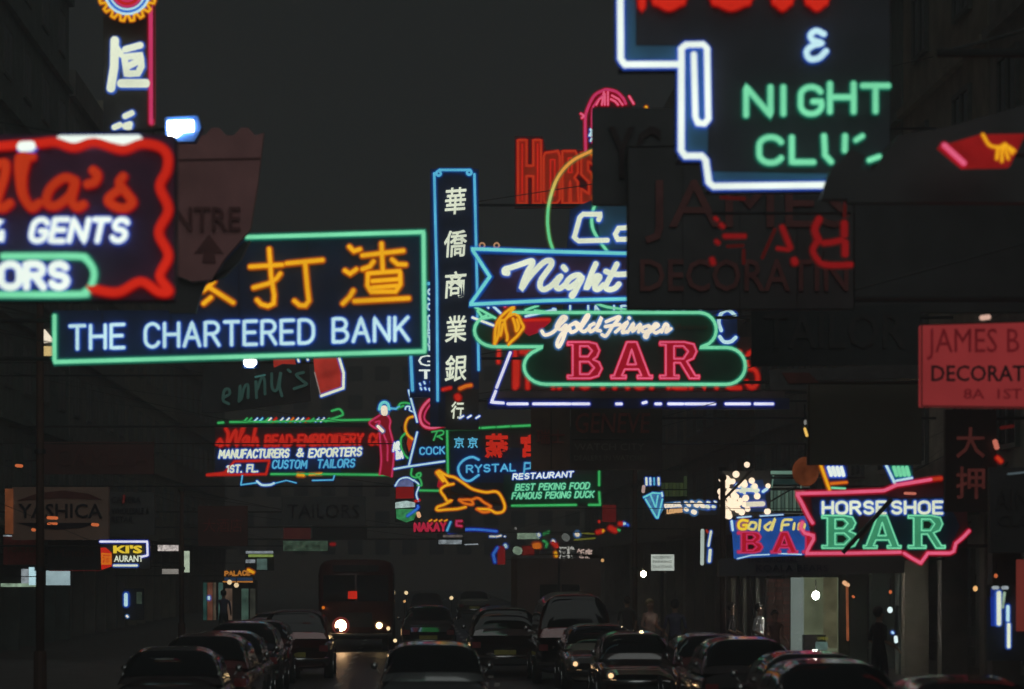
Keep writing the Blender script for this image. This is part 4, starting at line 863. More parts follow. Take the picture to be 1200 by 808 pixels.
s.text('COCKTAIL', (779, 595), (798, 593.5), 4, 1.0, WARM); s.text('LOUNGE', (782, 602), (799, 600), 4, 1.0, neon('neon_peach', (245, 190, 130), 1))
for x_, y_, r_ in ((804, 597, 2.2), (807, 592, 1.8), (804, 589.5, 1.6), (811, 588.5, 1.6), (813, 600, 2.8), (816, 592, 2.8), (820, 590, 2.8), (823, 593, 2.4), (829, 594, 2.4), (830, 589, 1.6), (836, 594, 1.8), (838, 588, 1.0)):
    s.tube([(x_ - 1, y_), (x_ + 1, y_ + .8)], r_, WARM if x_ < 826 else IVORY, 'lamp')
s.bracket([(835, 590)], 1, .03)
# --- dark board + banner upper right of centre
s = Sign('brown_hoarding', 'large plain dark brown unlit hoarding above the pink outlined bar sign', 52, (1015, 545))
s.rect(947, 449, 1080, 545, paint('sign_board_umber', (.16, .14, .11), .7, var=.15, scale=1), th=.25); s.tube([[(948, 449), (948, 545)], [(948, 449), (1079, 449)]], .7, RUST, 'edge_trim', off=.01)
s.bracket([(1060, 470)], 1)
s = Sign('faint_banner_board', 'thin dim grey strip board with a dull red wedge, over the brown hoarding', 51, (990, 458))
s.board([(901, 434), (1076, 427), (1078, 443), (950, 446), (944, 457), (903, 457)], paint('sign_board_ash', (.15, .14, .14), .7), th=.1); s.board([(916, 437), (948, 437), (960, 449), (924, 450)], paint('wedge_brick', (.20, .06, .05), .7), th=.02, off=.02, name='red_wedge')
s.bracket([(1060, 432)], 1, .03)
for lb, px, py, m in (('slim amber tube lamp hanging left of the brown hoarding', 943.5, 507, neon('lamp_amber_pale', (250, 200, 100), 1.1)), ('tiny grey lamp above the slim amber tube lamp', 943, 496, neon('lamp_grey', (140, 140, 135), .9))):
    t = Sign('tube_lamp', lb, 50, (px, py + 8), cat='lamp'); t.tube([(px - 1, py - 4), (px + 1.5, py + 4)] if m.name != 'lamp_grey' else [(px, py - 2), (px, py + 1)], 1.6, m, 'lamp_tube'); MB().rod(t.L((px, py - 5)), t.L((px, py - 22)), .012).build('cord', STEEL, t.root)
s = Sign('orange_lantern', 'dim orange brown lantern shape left above the pink outlined bar sign', 57, (944, 570), cat='lantern')
MB().ball(s.L((944, 553)), .26, 12, 8, 1.1).build('lantern_body', neon('lantern_paper', (95, 48, 26), .8, .5, 4), s.root, True); MB().rod(s.L((944, 540)), s.L((944, 520)), .02).rod(s.L((944, 566)), s.L((944, 570)), .08).build('cord', STEEL, s.root)
# --- white notice light box & fluorescents
s = Sign('notice_lightbox', 'small white lit notice box on a post above the right pavement', 90, (776, 672))
s.rect(762, 649, 791, 670, STEEL, th=.2); s.rect(763, 650, 790, 669, neon('acrylic_milk', (195, 205, 195), .95, .2, 3), th=.03, off=.03, name='lit_face')
for k, yy in enumerate((653.5, 658.5, 664.5)): s.font(('NO ENTRY', 'PARKING', 'TAXI STAND')[k], 776, yy, 3, paint('letter_slate', (.1, .12, .12), .6), 22, off=.065)
MB().rod(s.L((776, 670), .1), Vector((0, .1, -s.o.z + .13)), .05).build('post', STEEL, s.root)
s = Sign('fluorescent_pair', 'two upright white fluorescent tubes beside the blue bar box, right', 86, (828, 664), cat='lamp')
s.tube([(823, 622), (822.5, 661)], 2.2, neon('tube_milky', (190, 205, 195), 1), 'lamp_tube'); s.tube([(833, 623), (830, 640)], 1.3, IVORY, 'lamp_tube'); s.tube([(832, 645), (831, 658)], 1.8, IVORY, 'lamp_tube'); s.tube([(828, 622), (829, 624)], .8, VERM, 'lamp_tube')
MB().rod(s.L((827, 618), .1), s.L((827, 664), .1), .05).build('backing', STEEL, s.root)
# --- far cluster of small signs
AG = neon('acrylic_sage', (150, 175, 150), .9, .4, 6)
far = [('far_sign', 'small pale sage lit strip sign far down the street', 190, (606, 634), [('rect', 606, 625, 632, 632, AG), ('tube', [(631, 626), (632, 628)], 1.5, IVORY)]),
       ('far_sign', 'small red and orange lit sign with white disc, far down the street', 180, (617, 653), [('rect', 603, 639, 632, 651, BOARD), ('tube', [(605, 645), (608, 646)], 4.6, AG), ('rect', 612, 640, 626, 651, RED), ('tube', [(627, 640), (631, 640)], 3.6, ORANGE)]),
       ('far_sign', 'small red board with blue curved edge far down the street, left of the white disc', 185, (586, 664), [('rect', 583, 640, 592, 662, DRED), ('tube', [(583, 642), (578, 650), (580, 659)], 1.5, BLUE), ('tube', [(592, 639), (593, 641)], 1.8, PALE)]),
       ('far_sign', 'tiny green neon strokes far down the street', 200, (640, 645), [('tube', [(637, 626), (643, 624)], 1.4, GREEN), ('tube', [(637, 634), (641, 637), (640, 641)], 1.3, GREEN)]),
       ('far_sign', 'far white lit character sign with red dots, left one of a pair', 175, (663, 660), [('rect', 652, 638, 672, 658, BOARD), ('font', '酒樓', 664, 648, 15, neon('neon_dusty_white', (215, 215, 205), .95), 18), ('tube', [(648, 636), (653, 641)], 2, RED), ('tube', [(651, 648), (652, 652)], 1.8, AMBER), ('tube', [(648, 634), (649, 635)], 1.5, WARM)]),
       ('far_sign', 'far white lit character sign, right one of a pair', 176, (685, 660), [('rect', 675, 642, 695, 659, BOARD), ('font', '飯店', 685, 650, 14, neon('neon_rosy_white', (235, 205, 190), .95), 18)]),
       ('far_sign', 'hazy round white lamp above a yellow green lettered strip, far away', 170, (677, 634), [('tube', [(662, 629), (664, 631)], 4.2, neon('lamp_haze', (120, 125, 120), .9)), ('tube', [(676, 626), (677, 627)], 2.6, WARM), ('tube', [(673, 633), (697, 631)], 1.0, neon('neon_olive', (130, 130, 40), .8)), ('tube', [(682, 625), (696, 626)], .9, neon('neon_olive', (0, 0, 0)))]),
       ('far_sign', 'row of tiny red, white and blue lights by a red panel, far right of centre', 120, (722, 628), [('rect', 706, 592, 722, 612, neon('acrylic_deep_red', (95, 18, 18), .8, .3, 3)), ('tube', [(726, 614), (729, 614)], 1.7, RED), ('tube', [(731, 614), (732, 614)], 1.7, PALE), ('tube', [(735, 615), (736, 616)], 1.2, BLUE), ('tube', [(715, 619), (721, 622)], 2.3, RED), ('tube', [(700, 624), (704, 623)], 1.8, RED), ('tube', [(706, 623), (707, 622)], 1.3, AMBER), ('tube', [(702, 611), (702, 612)], 1, RED), ('tube', [(724, 621), (726, 622)], 1.1, GREEN)]),
       ('far_sign', 'thin row of white dashes under the blue bow, far away', 160, (585, 632), [('tube', [(574, 629), (580, 629)], 1.0, IVORY), ('tube', [(582, 629), (587, 628)], 1.0, WARM), ('tube', [(591, 629), (592, 629)], .8, IVORY), ('tube', [(604, 619), (604.5, 620)], 1.2, neon('lamp_grey', (0, 0, 0)))])]
for nm, lb, d_, base, items in far:
    t = Sign(nm, lb, d_, base, 'small lit signs far down the street')
    for it in items:
        if it[0] == 'rect': t.rect(it[1], it[2], it[3], it[4], it[5], th=.15, name='panel')
        elif it[0] == 'tube': t.tube(it[1], it[2], it[3], 'neon_tube')
        else: t.font(it[1], it[2], it[3], it[4], it[5], it[6], .03, name='character', off=.1)
    t.bracket([(base[0], base[1] - 8)], 1, .05)
# --- left side boards
s = Sign('camera_shop_board', 'dim beige camera shop board with red and black arcs and orange left edge', 78, (68, 636))
s.rect(14, 571, 127, 633, paint('sign_board_beige', (.46, .30, .23), .7, var=.15, scale=1.5), th=.25)
s.rect(6, 573, 15.5, 626, neon('acrylic_faint_orange', (112, 62, 36), .85, .25, 3), th=.05, off=.03, name='edge_strip')
s.board([(20, 587), (45, 578), (75, 575), (105, 579), (120, 586), (70, 584)], paint('wedge_brick', (0, 0, 0)), th=.02, off=.02, name='red_arc'); s.board([(20, 613), (115, 613), (95, 619), (66, 621), (38, 618)], TB, th=.02, off=.02, name='black_arc')
s.font('YASHICA', 71, 599, 17, TB, 98, .012, off=.03)
s.bracket([(20, 600)], -1, .05)
for lb, x_, y_, w_ in (('amber lamp blob at the bottom of the camera shop board, leftmost', 40, 621, 1), ('pair of amber reflecting lamps across the camera shop board, middle', 62, 607, 5), ('small amber lamp on the right part of the camera shop board', 112, 615, 3), ('amber lamp high above the camera shop board near the left edge', 23, 546, 3)):
    t = Sign('amber_lamp', lb, 77, (x_, y_ + 3), 'amber lamps on the left side', 'lamp'); t.tube([(x_ - w_, y_), (x_ + w_, y_ + .5)], 1.9, neon('lamp_copper', (205, 105, 60), 1.0), 'lamp_glass')
    if w_ == 5: t.tube([(57, 614), (67, 614)], 1.4, neon('lamp_copper', (0, 0, 0)), 'lamp_glass')
    MB().rod(t.L((x_, y_ - 1), .02), t.L((x_, y_ - 1), .2), .03).build('stem', STEEL, t.root)
s = Sign('grey_list_board', 'dim grey board with faint lines of lettering, right of the camera shop board', 80, (155, 628))
s.rect(127, 577, 181, 627, paint('sign_board_slate', (.13, .13, .13), .7, var=.15, scale=1.5), th=.2)
for t_, y_, w_ in (('CAMERA', 586, 34), ('WHOLESALE &', 599, 44), ('RETAIL', 609, 26)): s.font(t_, 131 + w_ / 2, y_, 7, TB, w_, .005, off=.03)
s.tube([(146, 581), (145, 589)], 1.4, DIMRED, 'mark'); s.bracket([(135, 600)], -1, .04)
s = Sign('red_shop_board', 'dull dark red shop board with faint letters, lower left', 79, (27, 665))
s.rect(4, 628, 42, 662, paint('sign_board_wine', (.50, .08, .06), .7), th=.2); s.font('TOKYO', 24, 643, 9, paint('letter_faint_gold', (.30, .16, .06), .6), 34, .01, off=.03); s.tube([(5, 628), (39, 629)], .9, PG, 'lamp_tube'); s.bracket([(8, 640)], -1, .03)
s = Sign('black_shop_board', 'black shop board with faint red letters, between the red board and the restaurant sign', 79, (87, 668))
s.rect(56, 634, 118, 667, BOARD, th=.2); s.font('Minolta', 88, 648, 9, paint('wedge_brick', (0, 0, 0)), 46, 0, off=.03); s.tube([(58, 669), (118, 669)], .5, DIMRED, 'edge_tube', off=.02); s.bracket([(60, 650)], -1, .03)
s = Sign('restaurant_corner_sign', 'white outlined neon sign with yellow over white letters and red left end', 76, (147, 672))
s.rect(118, 633, 176, 667, BOARD, th=.2); s.tube([(118, 635), (173, 635), (173.5, 651), (166, 653)], 1.2, neon('neon_violet_white', (0, 0, 0)), 'neon_frame'); s.tube([(134, 663), (161, 663)], 1.2, IVORY, 'neon_rule')
s.font("KI'S", 150, 644, 9.5, YEL, 34, .045, name='lettering', off=.06); s.font('AURANT', 151, 655, 7.5, IVORY, 34, .02, off=.06)
s.board([(118, 642), (124, 642), (131, 648), (131, 664), (119, 668)], RED, th=.05, off=.03, name='red_end'); s.board([(119, 648), (131, 649), (131, 662), (119, 662)], ORANGE, th=.03, off=.06, name='orange_block'); s.font('酒', 125, 655, 10, RED, 9, .02, off=.07)
s.bracket([(120, 640)], -1, .04)
for lb, d_, base, items in (('white lit window strips under the red shop board, far left', 80, (43, 690), [(1, 684, 43, 688, AG), (25, 667, 34, 684, PG), (34, 665, 42, 686, PALE)]),
                            ('pale lit box sign right of the left pole', 79, (68, 688), [(54, 669, 82, 686, neon('acrylic_cool_grey', (165, 190, 195), .95, .2, 2))]),
                            ('small white lit board with scribbled letters, right of the restaurant corner sign', 84, (197, 652), [(185, 639, 209, 646, neon('acrylic_dusk_white', (200, 190, 185), .95, .7, 14))]),
                            ('grey lit canopy edge right of the restaurant corner sign', 84, (200, 676), [(190, 667, 209, 673, neon('acrylic_grey_pearl', (150, 145, 138), .9, .2, 3))]),
                            ('upright greenish white lit panel by the second pole', 86, (220, 672), [(215, 646, 222, 671, neon('acrylic_ivory_green', (190, 205, 180), 1, .3, 3))]),
                            ('greenish white lit shop window far left of centre', 130, (303, 672), [(288, 646, 320, 649, neon('acrylic_pale_violet', (150, 160, 165), .9, .3, 4)), (291, 650, 320, 653, neon('acrylic_lime', (150, 175, 90), .9, .3, 4)), (288, 656, 299, 660, PG), (301, 655, 313, 668, neon('acrylic_grey_teal', (90, 115, 108), .8, .4, 4))])):
    t = Sign('glow_panel', lb, d_, base)
    t.rect(min(i[0] for i in items) - 1, min(i[1] for i in items) - 1, max(i[2] for i in items) + 1, max(i[3] for i in items) + 1, STEEL, th=.1, name='backing', off=-.05)
    for i, it in enumerate(items): t.rect(*it[:4], it[4], th=.05, name='lit_face', off=.02 + .002 * i)  # lit canopy edges and windows get a glow of their own here too
    t.bracket([(base[0], base[1] - 12)], -1, .02)
s = Sign('amber_script_sign', 'tiny amber lettered sign over a blue strip with two warm globes below, left of centre', 118, (280, 692))
s.rect(261, 670, 298, 684, BOARD, th=.15); s.text('PALACE', (264, 675), (293, 674), 5, .9, neon('neon_copper', (205, 130, 50), .9)); s.rect(263, 677, 296, 681, neon('acrylic_night_blue', (36, 60, 90), .8), th=.03, off=.03, name='blue_strip'); s.tube([(291, 668), (297, 671)], 1.5, AMBER, 'neon_tube')
s.bracket([(270, 675)], -1, .04)
for lb, x_, y_, r_, m in (('warm globe lamp under the amber script sign, left one', 269, 682.5, 2.9, LAMPW), ('warm globe lamp under the amber script sign, right one', 277, 686, 2.9, LAMPW)):
    t = Sign('globe_lamp', lb, 116, (x_, y_ + 3), cat='lamp'); MB().ball(t.L((x_, y_)), r_ * t.k, 10, 6).build('globe', neon('globe_peach', (255, 225, 175), 1.2), t.root, True); MB().rod(t.L((x_, y_ - r_)), t.L((x_, y_ - r_ - 6)), .02).build('stem', STEEL, t.root)
s = Sign('faded_green_board', 'dim green and red faded lit board above the oncoming bus', 128, (360, 648))
s.rect(332, 618, 364, 632, neon('acrylic_dusk_red', (62, 26, 24), .8, .2, 2), th=.1); s.rect(332, 634, 384, 646, neon('acrylic_dusk_green', (62, 82, 66), .8, .6, 5), th=.05, off=.05, name='lower_face'); s.rect(366, 616, 430, 633, STEEL, th=.1, name='right_face'); s.tube([(388, 638), (392, 638)], 1.4, DRED, 'lamp')
s.bracket([(350, 640)], -1, .04)
s = Sign('dull_red_hoarding', 'very dim wide reddish hoarding high on the left above the camera shop board', 90, (120, 560))
s.rect(50, 518, 180, 556, paint('sign_board_clay', (.17, .06, .05), .7, scale=1), th=.2); s.font('CAMERA', 120, 536, 20, paint('wedge_brick', (0, 0, 0)), 110, 0, off=.03); s.bracket([(60, 540)], -1)
s = Sign('dull_board', 'very dim brown board with faint letters, hanging left above the parked cars', 100, (262, 640))
s.rect(232, 593, 290, 640, paint('sign_board_clay', (0, 0, 0)), th=.2); s.font('大酒店', 261, 616, 16, paint('letter_faint_brick', (0, 0, 0)), 46, 0, off=.03); s.bracket([(240, 600)], -1)
s = Sign('dark_letter_board', 'very dim dark board with rows of faint grey letters beneath the embroidery sign', 104, (378, 618))
s.rect(330, 582, 428, 616, paint('sign_board_slate', (0, 0, 0)), th=.2); s.font('TAILORS', 379, 599, 16, paint('letter_black', (0, 0, 0)), 84, 0, off=.03); s.bracket([(340, 600)], -1)
# small lamps on the right
for lb, d_, x_, y_, r_, m in (('bare bright bulb in the lit doorway', 66.6, 956, 698, 4.0, neon('doorway_bulb', (255, 250, 240), 240)), ('white lamp low in the dark passage right of the doorway, upper one', 60, 1043, 715, 3.2, neon('lamp_cool', (215, 235, 235), 1.4)), ('small dim amber lamp over the dark passage', 60, 1043.5, 694, 2.0, neon('lamp_copper', (0, 0, 0))),
                              ('orange wall lamp right of the dark passage', 52, 1143, 690, 2.8, neon('lamp_apricot', (250, 190, 120), 1.1)), ('dim amber lamp above the right edge fluorescents', 52, 1167, 675, 2.2, neon('lamp_copper', (0, 0, 0))), ('warm globe on the pavement under the notice box', 71.5, 754, 673, 3.0, neon('globe_hot', (255, 225, 175), 130)),
                              ('small lamp between the notice box and parked traffic, right of the truck', 150, 706, 657, 1.8, neon('lamp_apricot', (0, 0, 0)))):
    t = Sign('bulb_lamp', lb, d_, (x_, y_ + r_), cat='lamp'); MB().ball(t.L((x_, y_)), r_ * t.k, 18, 12, 1.15).build('bulb', m, t.root, True)
    MB().rod(t.L((x_, y_ - r_)), t.L((x_, y_ - r_ - 14)), .012).build('cord', STEEL, t.root)
s = Sign('wall_fluorescents', 'bright white upright fluorescent tubes with blue side panel near the right edge', 46, (1172, 760), cat='lamp')
s.rect(1160, 688, 1186, 700, STEEL, th=.2, name='housing'); s.board([(1161, 690), (1166, 690), (1168, 734), (1162, 734)], DBLUE, th=.05, name='blue_panel')
s.tube([(1169.5, 695), (1169.5, 731)], 2.6, IVORY, 'lamp_tube'); s.tube([[(1163, 689), (1168, 689)], [(1174, 689), (1179, 689)]], 2.0, PG, 'lamp_tube'); s.tube([(1180, 711), (1180, 727)], 2.0, PALE, 'lamp_tube'); s.tube([(1181, 732), (1181, 758)], 2.0, IVORY, 'lamp_tube'); s.tube([(1176, 695), (1174, 712)], 1.6, AG, 'lamp_tube')
s.rect(1192, 656, 1230, 740, neon('acrylic_brick_glow', (110, 45, 38), .8, .15, 1), th=.1, name='red_panel'); s.rect(1158, 686, 1240, 775, BOARD, th=.1, name='backing', off=-.15)
s = Sign('passage_lamp', 'small greenish white lamps low in the dark passage, lower pair', 60, (1050, 758), cat='lamp'); s.tube([(1049, 747), (1049.5, 752)], 2.2, neon('lamp_cool', (0, 0, 0)), 'lamp_tube'); s.tube([(1045, 741), (1046, 742)], 1.4, PALE, 'lamp_tube'); MB().rod(s.L((1051, 710)), s.L((1051, 758)), .03).build('stem', STEEL, s.root)
# --- koala canopy board, lit doorway, brick piers
s = Sign('canopy_board', 'long dim brown canopy fascia with faint dark lettering under the blue bar box', 63, (915, 680))
s.board([(842, 655), (1000, 648), (1060, 646), (1060, 672), (842, 676)], paint('sign_board_umber', (0, 0, 0)), th=.3)
s.font('THE ORIGINAL', 905, 656, 6, TB, 60, 0, off=.03); s.font('KOALA BEARS', 928, 666, 8, TB, 84, 0, off=.03)
s.bracket([(1050, 655)], 1, .05)
t = Sign('lit_doorway', 'lit greenish shop doorway with pale column and curtain, behind the people on the right', 71, (955, 786), cat='shop entrance')
WG = neon('glow_wall_green_grey', (96, 103, 80), .9, .35, 1.2); t.rect(944, 677, 985, 786, WG, th=.1, name='lit_wall', off=-.5)
t.rect(928, 677, 942, 786, neon('column_glow', (112, 124, 118), .9, .1, 1), th=.3, name='column'); t.rect(984, 680, 996, 786, paint('curtain_dark', (.05, .06, .03), .9), th=.1, name='curtain')  # wall, column and curtain folds emit; the shop's light is in their colour
for k in range(5): MB().rod(t.L((968 + k * 3, 677), .2), t.L((968 + k * 3, 760), .2), .045).build('curtain_fold', neon('curtain_glow_cream', (88, 86, 64), .8, .4, 2), t.root)
t.tube([(992, 683), (993, 750)], 1.6, neon('door_edge_glow', (140, 78, 48), .8, .5, 3), 'door_edge'); t.tube([(989, 683), (993, 686)], 2.6, neon('lamp_peach', (0, 0, 0)), 'lamp'); t.tube([(999, 699), (1000, 700)], 1.4, neon('lamp_copper', (0, 0, 0)), 'lamp')
t.rect(940, 744, 966, 786, BOARD, th=.4, name='counter', off=.3); t.font('OPEN', 962, 748, 3.5, neon('neon_olive', (0, 0, 0)), 12, 0, off=.36); t.rect(954, 752, 968, 762, neon('acrylic_grey_teal', (0, 0, 0)), th=.03, off=.35, name='lit_face')
BRK = [paint('brick_red', (.26, .09, .07), .8), paint('brick_brown', (.20, .10, .08), .8), paint('brick_dark', (.15, .07, .06), .8)]
s = Sign('brick_pier_wall', 'red brick pier wall between the doorway and the dark shopfront, right', 72, (908, 785), cat='wall')
s.rect(898, 678, 926, 785, paint('mortar', (.12, .11, .10), .9), th=.3, name='mortar_core', off=-.02)
bmesh_cache = {}
nb = 0
for r_ in range(21):
    for c_ in range(3):
        x_ = 898.6 + c_ * 9.2 + (0 if r_ % 2 else 2.0); wd = 8.2 if c_ < 2 or r_ % 2 else 6.4
        mt = random.choice(BRK); w_m = wd * s.k; h_m = 4.2 * s.k
        key = (mt.name, round(wd, 1))
        if key not in bmesh_cache: bmesh_cache[key] = MB().box(0, w_m, -.02, .04, 0, h_m).build('brick', mt, s.root)
        if 'used' not in bmesh_cache[key]: ob = bmesh_cache[key]; ob['used'] = 1
        else: ob = bpy.data.objects.new('brick', bmesh_cache[key].data); C.objects.link(ob); ob.parent = s.root
        ob.location = s.L((x_, 785 - r_ * 5.1), -.03 + random.uniform(-.006, .006))
for ob in bmesh_cache.values():
    if 'used' in ob: del ob['used']
for x_, m_ in ((873, .24), (888, .34), (860, .18)):
    t = Sign('shopfront_pillar', {873: 'slim grey upright between the dark shop windows', 888: 'pale slim upright left of the brick pier', 860: 'dark upright at the left end of the shop windows'}[x_], 72, (x_, 785), cat='pillar')
    t.rect(x_ - 2, 678, x_ + 2, 785, paint('pillar_paint_%d' % x_, (m_, m_, m_ * .9), .7), th=.2, name='shaft'); t.rect(x_ - 3, 779, x_ + 3, 785, KERB, th=.26, name='plinth', off=.03)
# teal balcony
s = Sign('teal_balcony_window', 'teal lit balcony window with striped curtain and railing above the blue bar box', 76, (925, 606), cat='window')
s.rect(898, 548, 948, 606, STEEL, th=.1, name='backing', off=-.2); s.rect(900, 552, 944, 556, neon('glow_sage', (110, 145, 128), .9), th=.05, name='lit_beam'); s.rect(900, 558, 942, 568, neon('acrylic_deep_teal', (30, 50, 48), .8), th=.04, name='glass')
for k in range(9): s.rect(902 + k * 4.6, 575, 905.6 + k * 4.6, 599, neon('curtain_teal_%d' % (k % 2), (88 - 22 * (k % 2), 112 - 25 * (k % 2), 98 - 20 * (k % 2)), .8), th=.04, name='curtain_stripe', off=.01 * (k % 2))
s.tube([[(898, 571), (948, 571)], [(898, 602), (948, 602)]], .7, neon('glow_dusk', (70, 75, 70), .8), 'railing'); s.tube([[(906, 558), (904, 572)], [(940, 557), (938, 572)]], .7, MINT if False else neon('glow_sage', (0, 0, 0)), 'frame')  # curtain, beam, railing and frame emit; light is put into their colour
s.tube([(895, 592), (950, 560)], .9, STEEL, 'stay_bar', off=.3)
# green curtain window left of bulbs
s = Sign('green_curtain_window', 'dim green curtained window above the lit words', 84, (795, 586), cat='window')
s.rect(774, 552, 806, 588, STEEL, th=.1, name='backing', off=-.1)
for k in range(7): s.rect(775 + k * 4.4, 566 - (8 if k > 5 else 0), 778.8 + k * 4.4, 582, neon('curtain_moss_%d' % (k % 2), (46 + 8 * (k % 2), 58 + 8 * (k % 2), 36), .8), th=.04, name='curtain_stripe')
s.tube([(774, 574), (806, 574)], .7, STEEL, 'rail', off=.1)
# lit shopfront strips on the left and a wall tube
t = Sign('lit_shopfront', 'narrow lit shop entrance in teal, brown and pale strips, left above the parked cars', 118, (255, 727), cat='shop entrance')
t.rect(236, 680, 300, 727, STEEL, th=.3, name='backing', off=-.4)
for i_, (x0_, x1_, c_) in enumerate(((238, 242, (46, 84, 78)), (243, 249, (118, 72, 56)), (250, 253, (96, 84, 70)), (256, 261, (70, 104, 96)), (264, 272, (104, 84, 70)), (283, 291, (70, 96, 84)), (293, 299, (60, 62, 54)))):
    t.rect(x0_, 683 if i_ < 4 else 690, x1_, 727, neon('shop_strip_%d' % i_, c_, .75, .5, 2), th=.08, name='lit_strip', off=.01 * (i_ % 2))
t.tube([(245, 700), (245, 702)], 1.5, PALE, 'lamp'); t.tube([(262, 682), (296, 682)], .8, neon('neon_copper', (0, 0, 0)), 'lamp')
t = Sign('wall_tube_lamp', 'short upright white tube lamp under the restaurant corner sign, left', 82, (148, 715), cat='lamp')
t.tube([(148, 697), (148, 709)], 2.2, PALE, 'lamp_tube'); t.tube([(149, 722), (150, 723)], 1.2, WARM, 'lamp_tube'); t.rect(144, 690, 168, 727, paint('shop_panel_dark', (.05, .05, .06), .6), th=.1, name='backing', off=-.1)
t.rect(160, 694, 166, 708, neon('acrylic_moss', (60, 74, 62), .8, .4, 4), th=.03, name='lit_panel')
# poles
for lb, x_, d_, y0_ in (('tall dark street pole near the left edge, before the camera shop board', 47, 56, 352), ('second dark street pole, left of the parked cars', 213, 84, 575), ('tall dark pole behind the notice box, right of centre', 744, 80, 480), ('dark steel pole right of the bulb sign, beside blue bar box', 847, 66, 560)):
    t = Sign('street_pole', lb, d_, (x_, y0_), cat='pole'); t.root.location.z = .13; zt = P(x_, y0_, d_).z - .13
    rr = .085 if x_ == 47 else .075
    MB().rod((0, 0, 0), (0, 0, zt), rr, 10, rr * .8).build('shaft', RUST, t.root, True); MB().rod((0, 0, 0), (0, 0, .9), rr * 1.5, 10, rr * 1.4).build('base', RUST, t.root); MB().ball((0, 0, zt), rr * 1.2, 8, 5).build('finial', RUST, t.root, True)
    for zz in (2.4, 4.6): MB().rod((0, 0, zz), (0, 0, zz + .08), rr * 1.25, 10).build('clamp_band', STEEL, t.root)
# ================================================================ VEHICLES
def car_paint(name, col): 
    m = paint(name, col, .25, .5, .9, var=.06, scale=3); return m
TYRE = paint('tyre_rubber', (.02, .02, .02), .8); CHROME = paint('chrome', (.6, .6, .6), .14, 1, var=.05); CGL = glass('car_glass', (.008, .009, .01), .05)
UNDER = paint('underbody', (.015, .015, .015), .8); TAIL = paint('tail_lens', (.25, .01, .01), .2, coat=.6); HEADL = paint('head_lens', (.5, .5, .48), .15, coat=.5)
PLATE = paint('number_plate', (.5, .45, .1), .5)
def grid(fn, nu, nv, u0=0, u1=1, v0=0, v1=1):
    V = [fn(u0 + (u1 - u0) * i / nu, v0 + (v1 - v0) * j / nv) for i in range(nu + 1) for j in range(nv + 1)]
    Fc = [(i * (nv + 1) + j, (i + 1) * (nv + 1) + j, (i + 1) * (nv + 1) + j + 1, i * (nv + 1) + j + 1) for i in range(nu) for j in range(nv)]
    return V, Fc
def lerp_tab(tab, x):
    for (a, ya), (b, yb) in zip(tab, tab[1:]):
        if x <= b:
            t = (x - a) / (b - a); t = t * t * (3 - 2 * t); return ya + (yb - ya) * t
    return tab[-1][1]
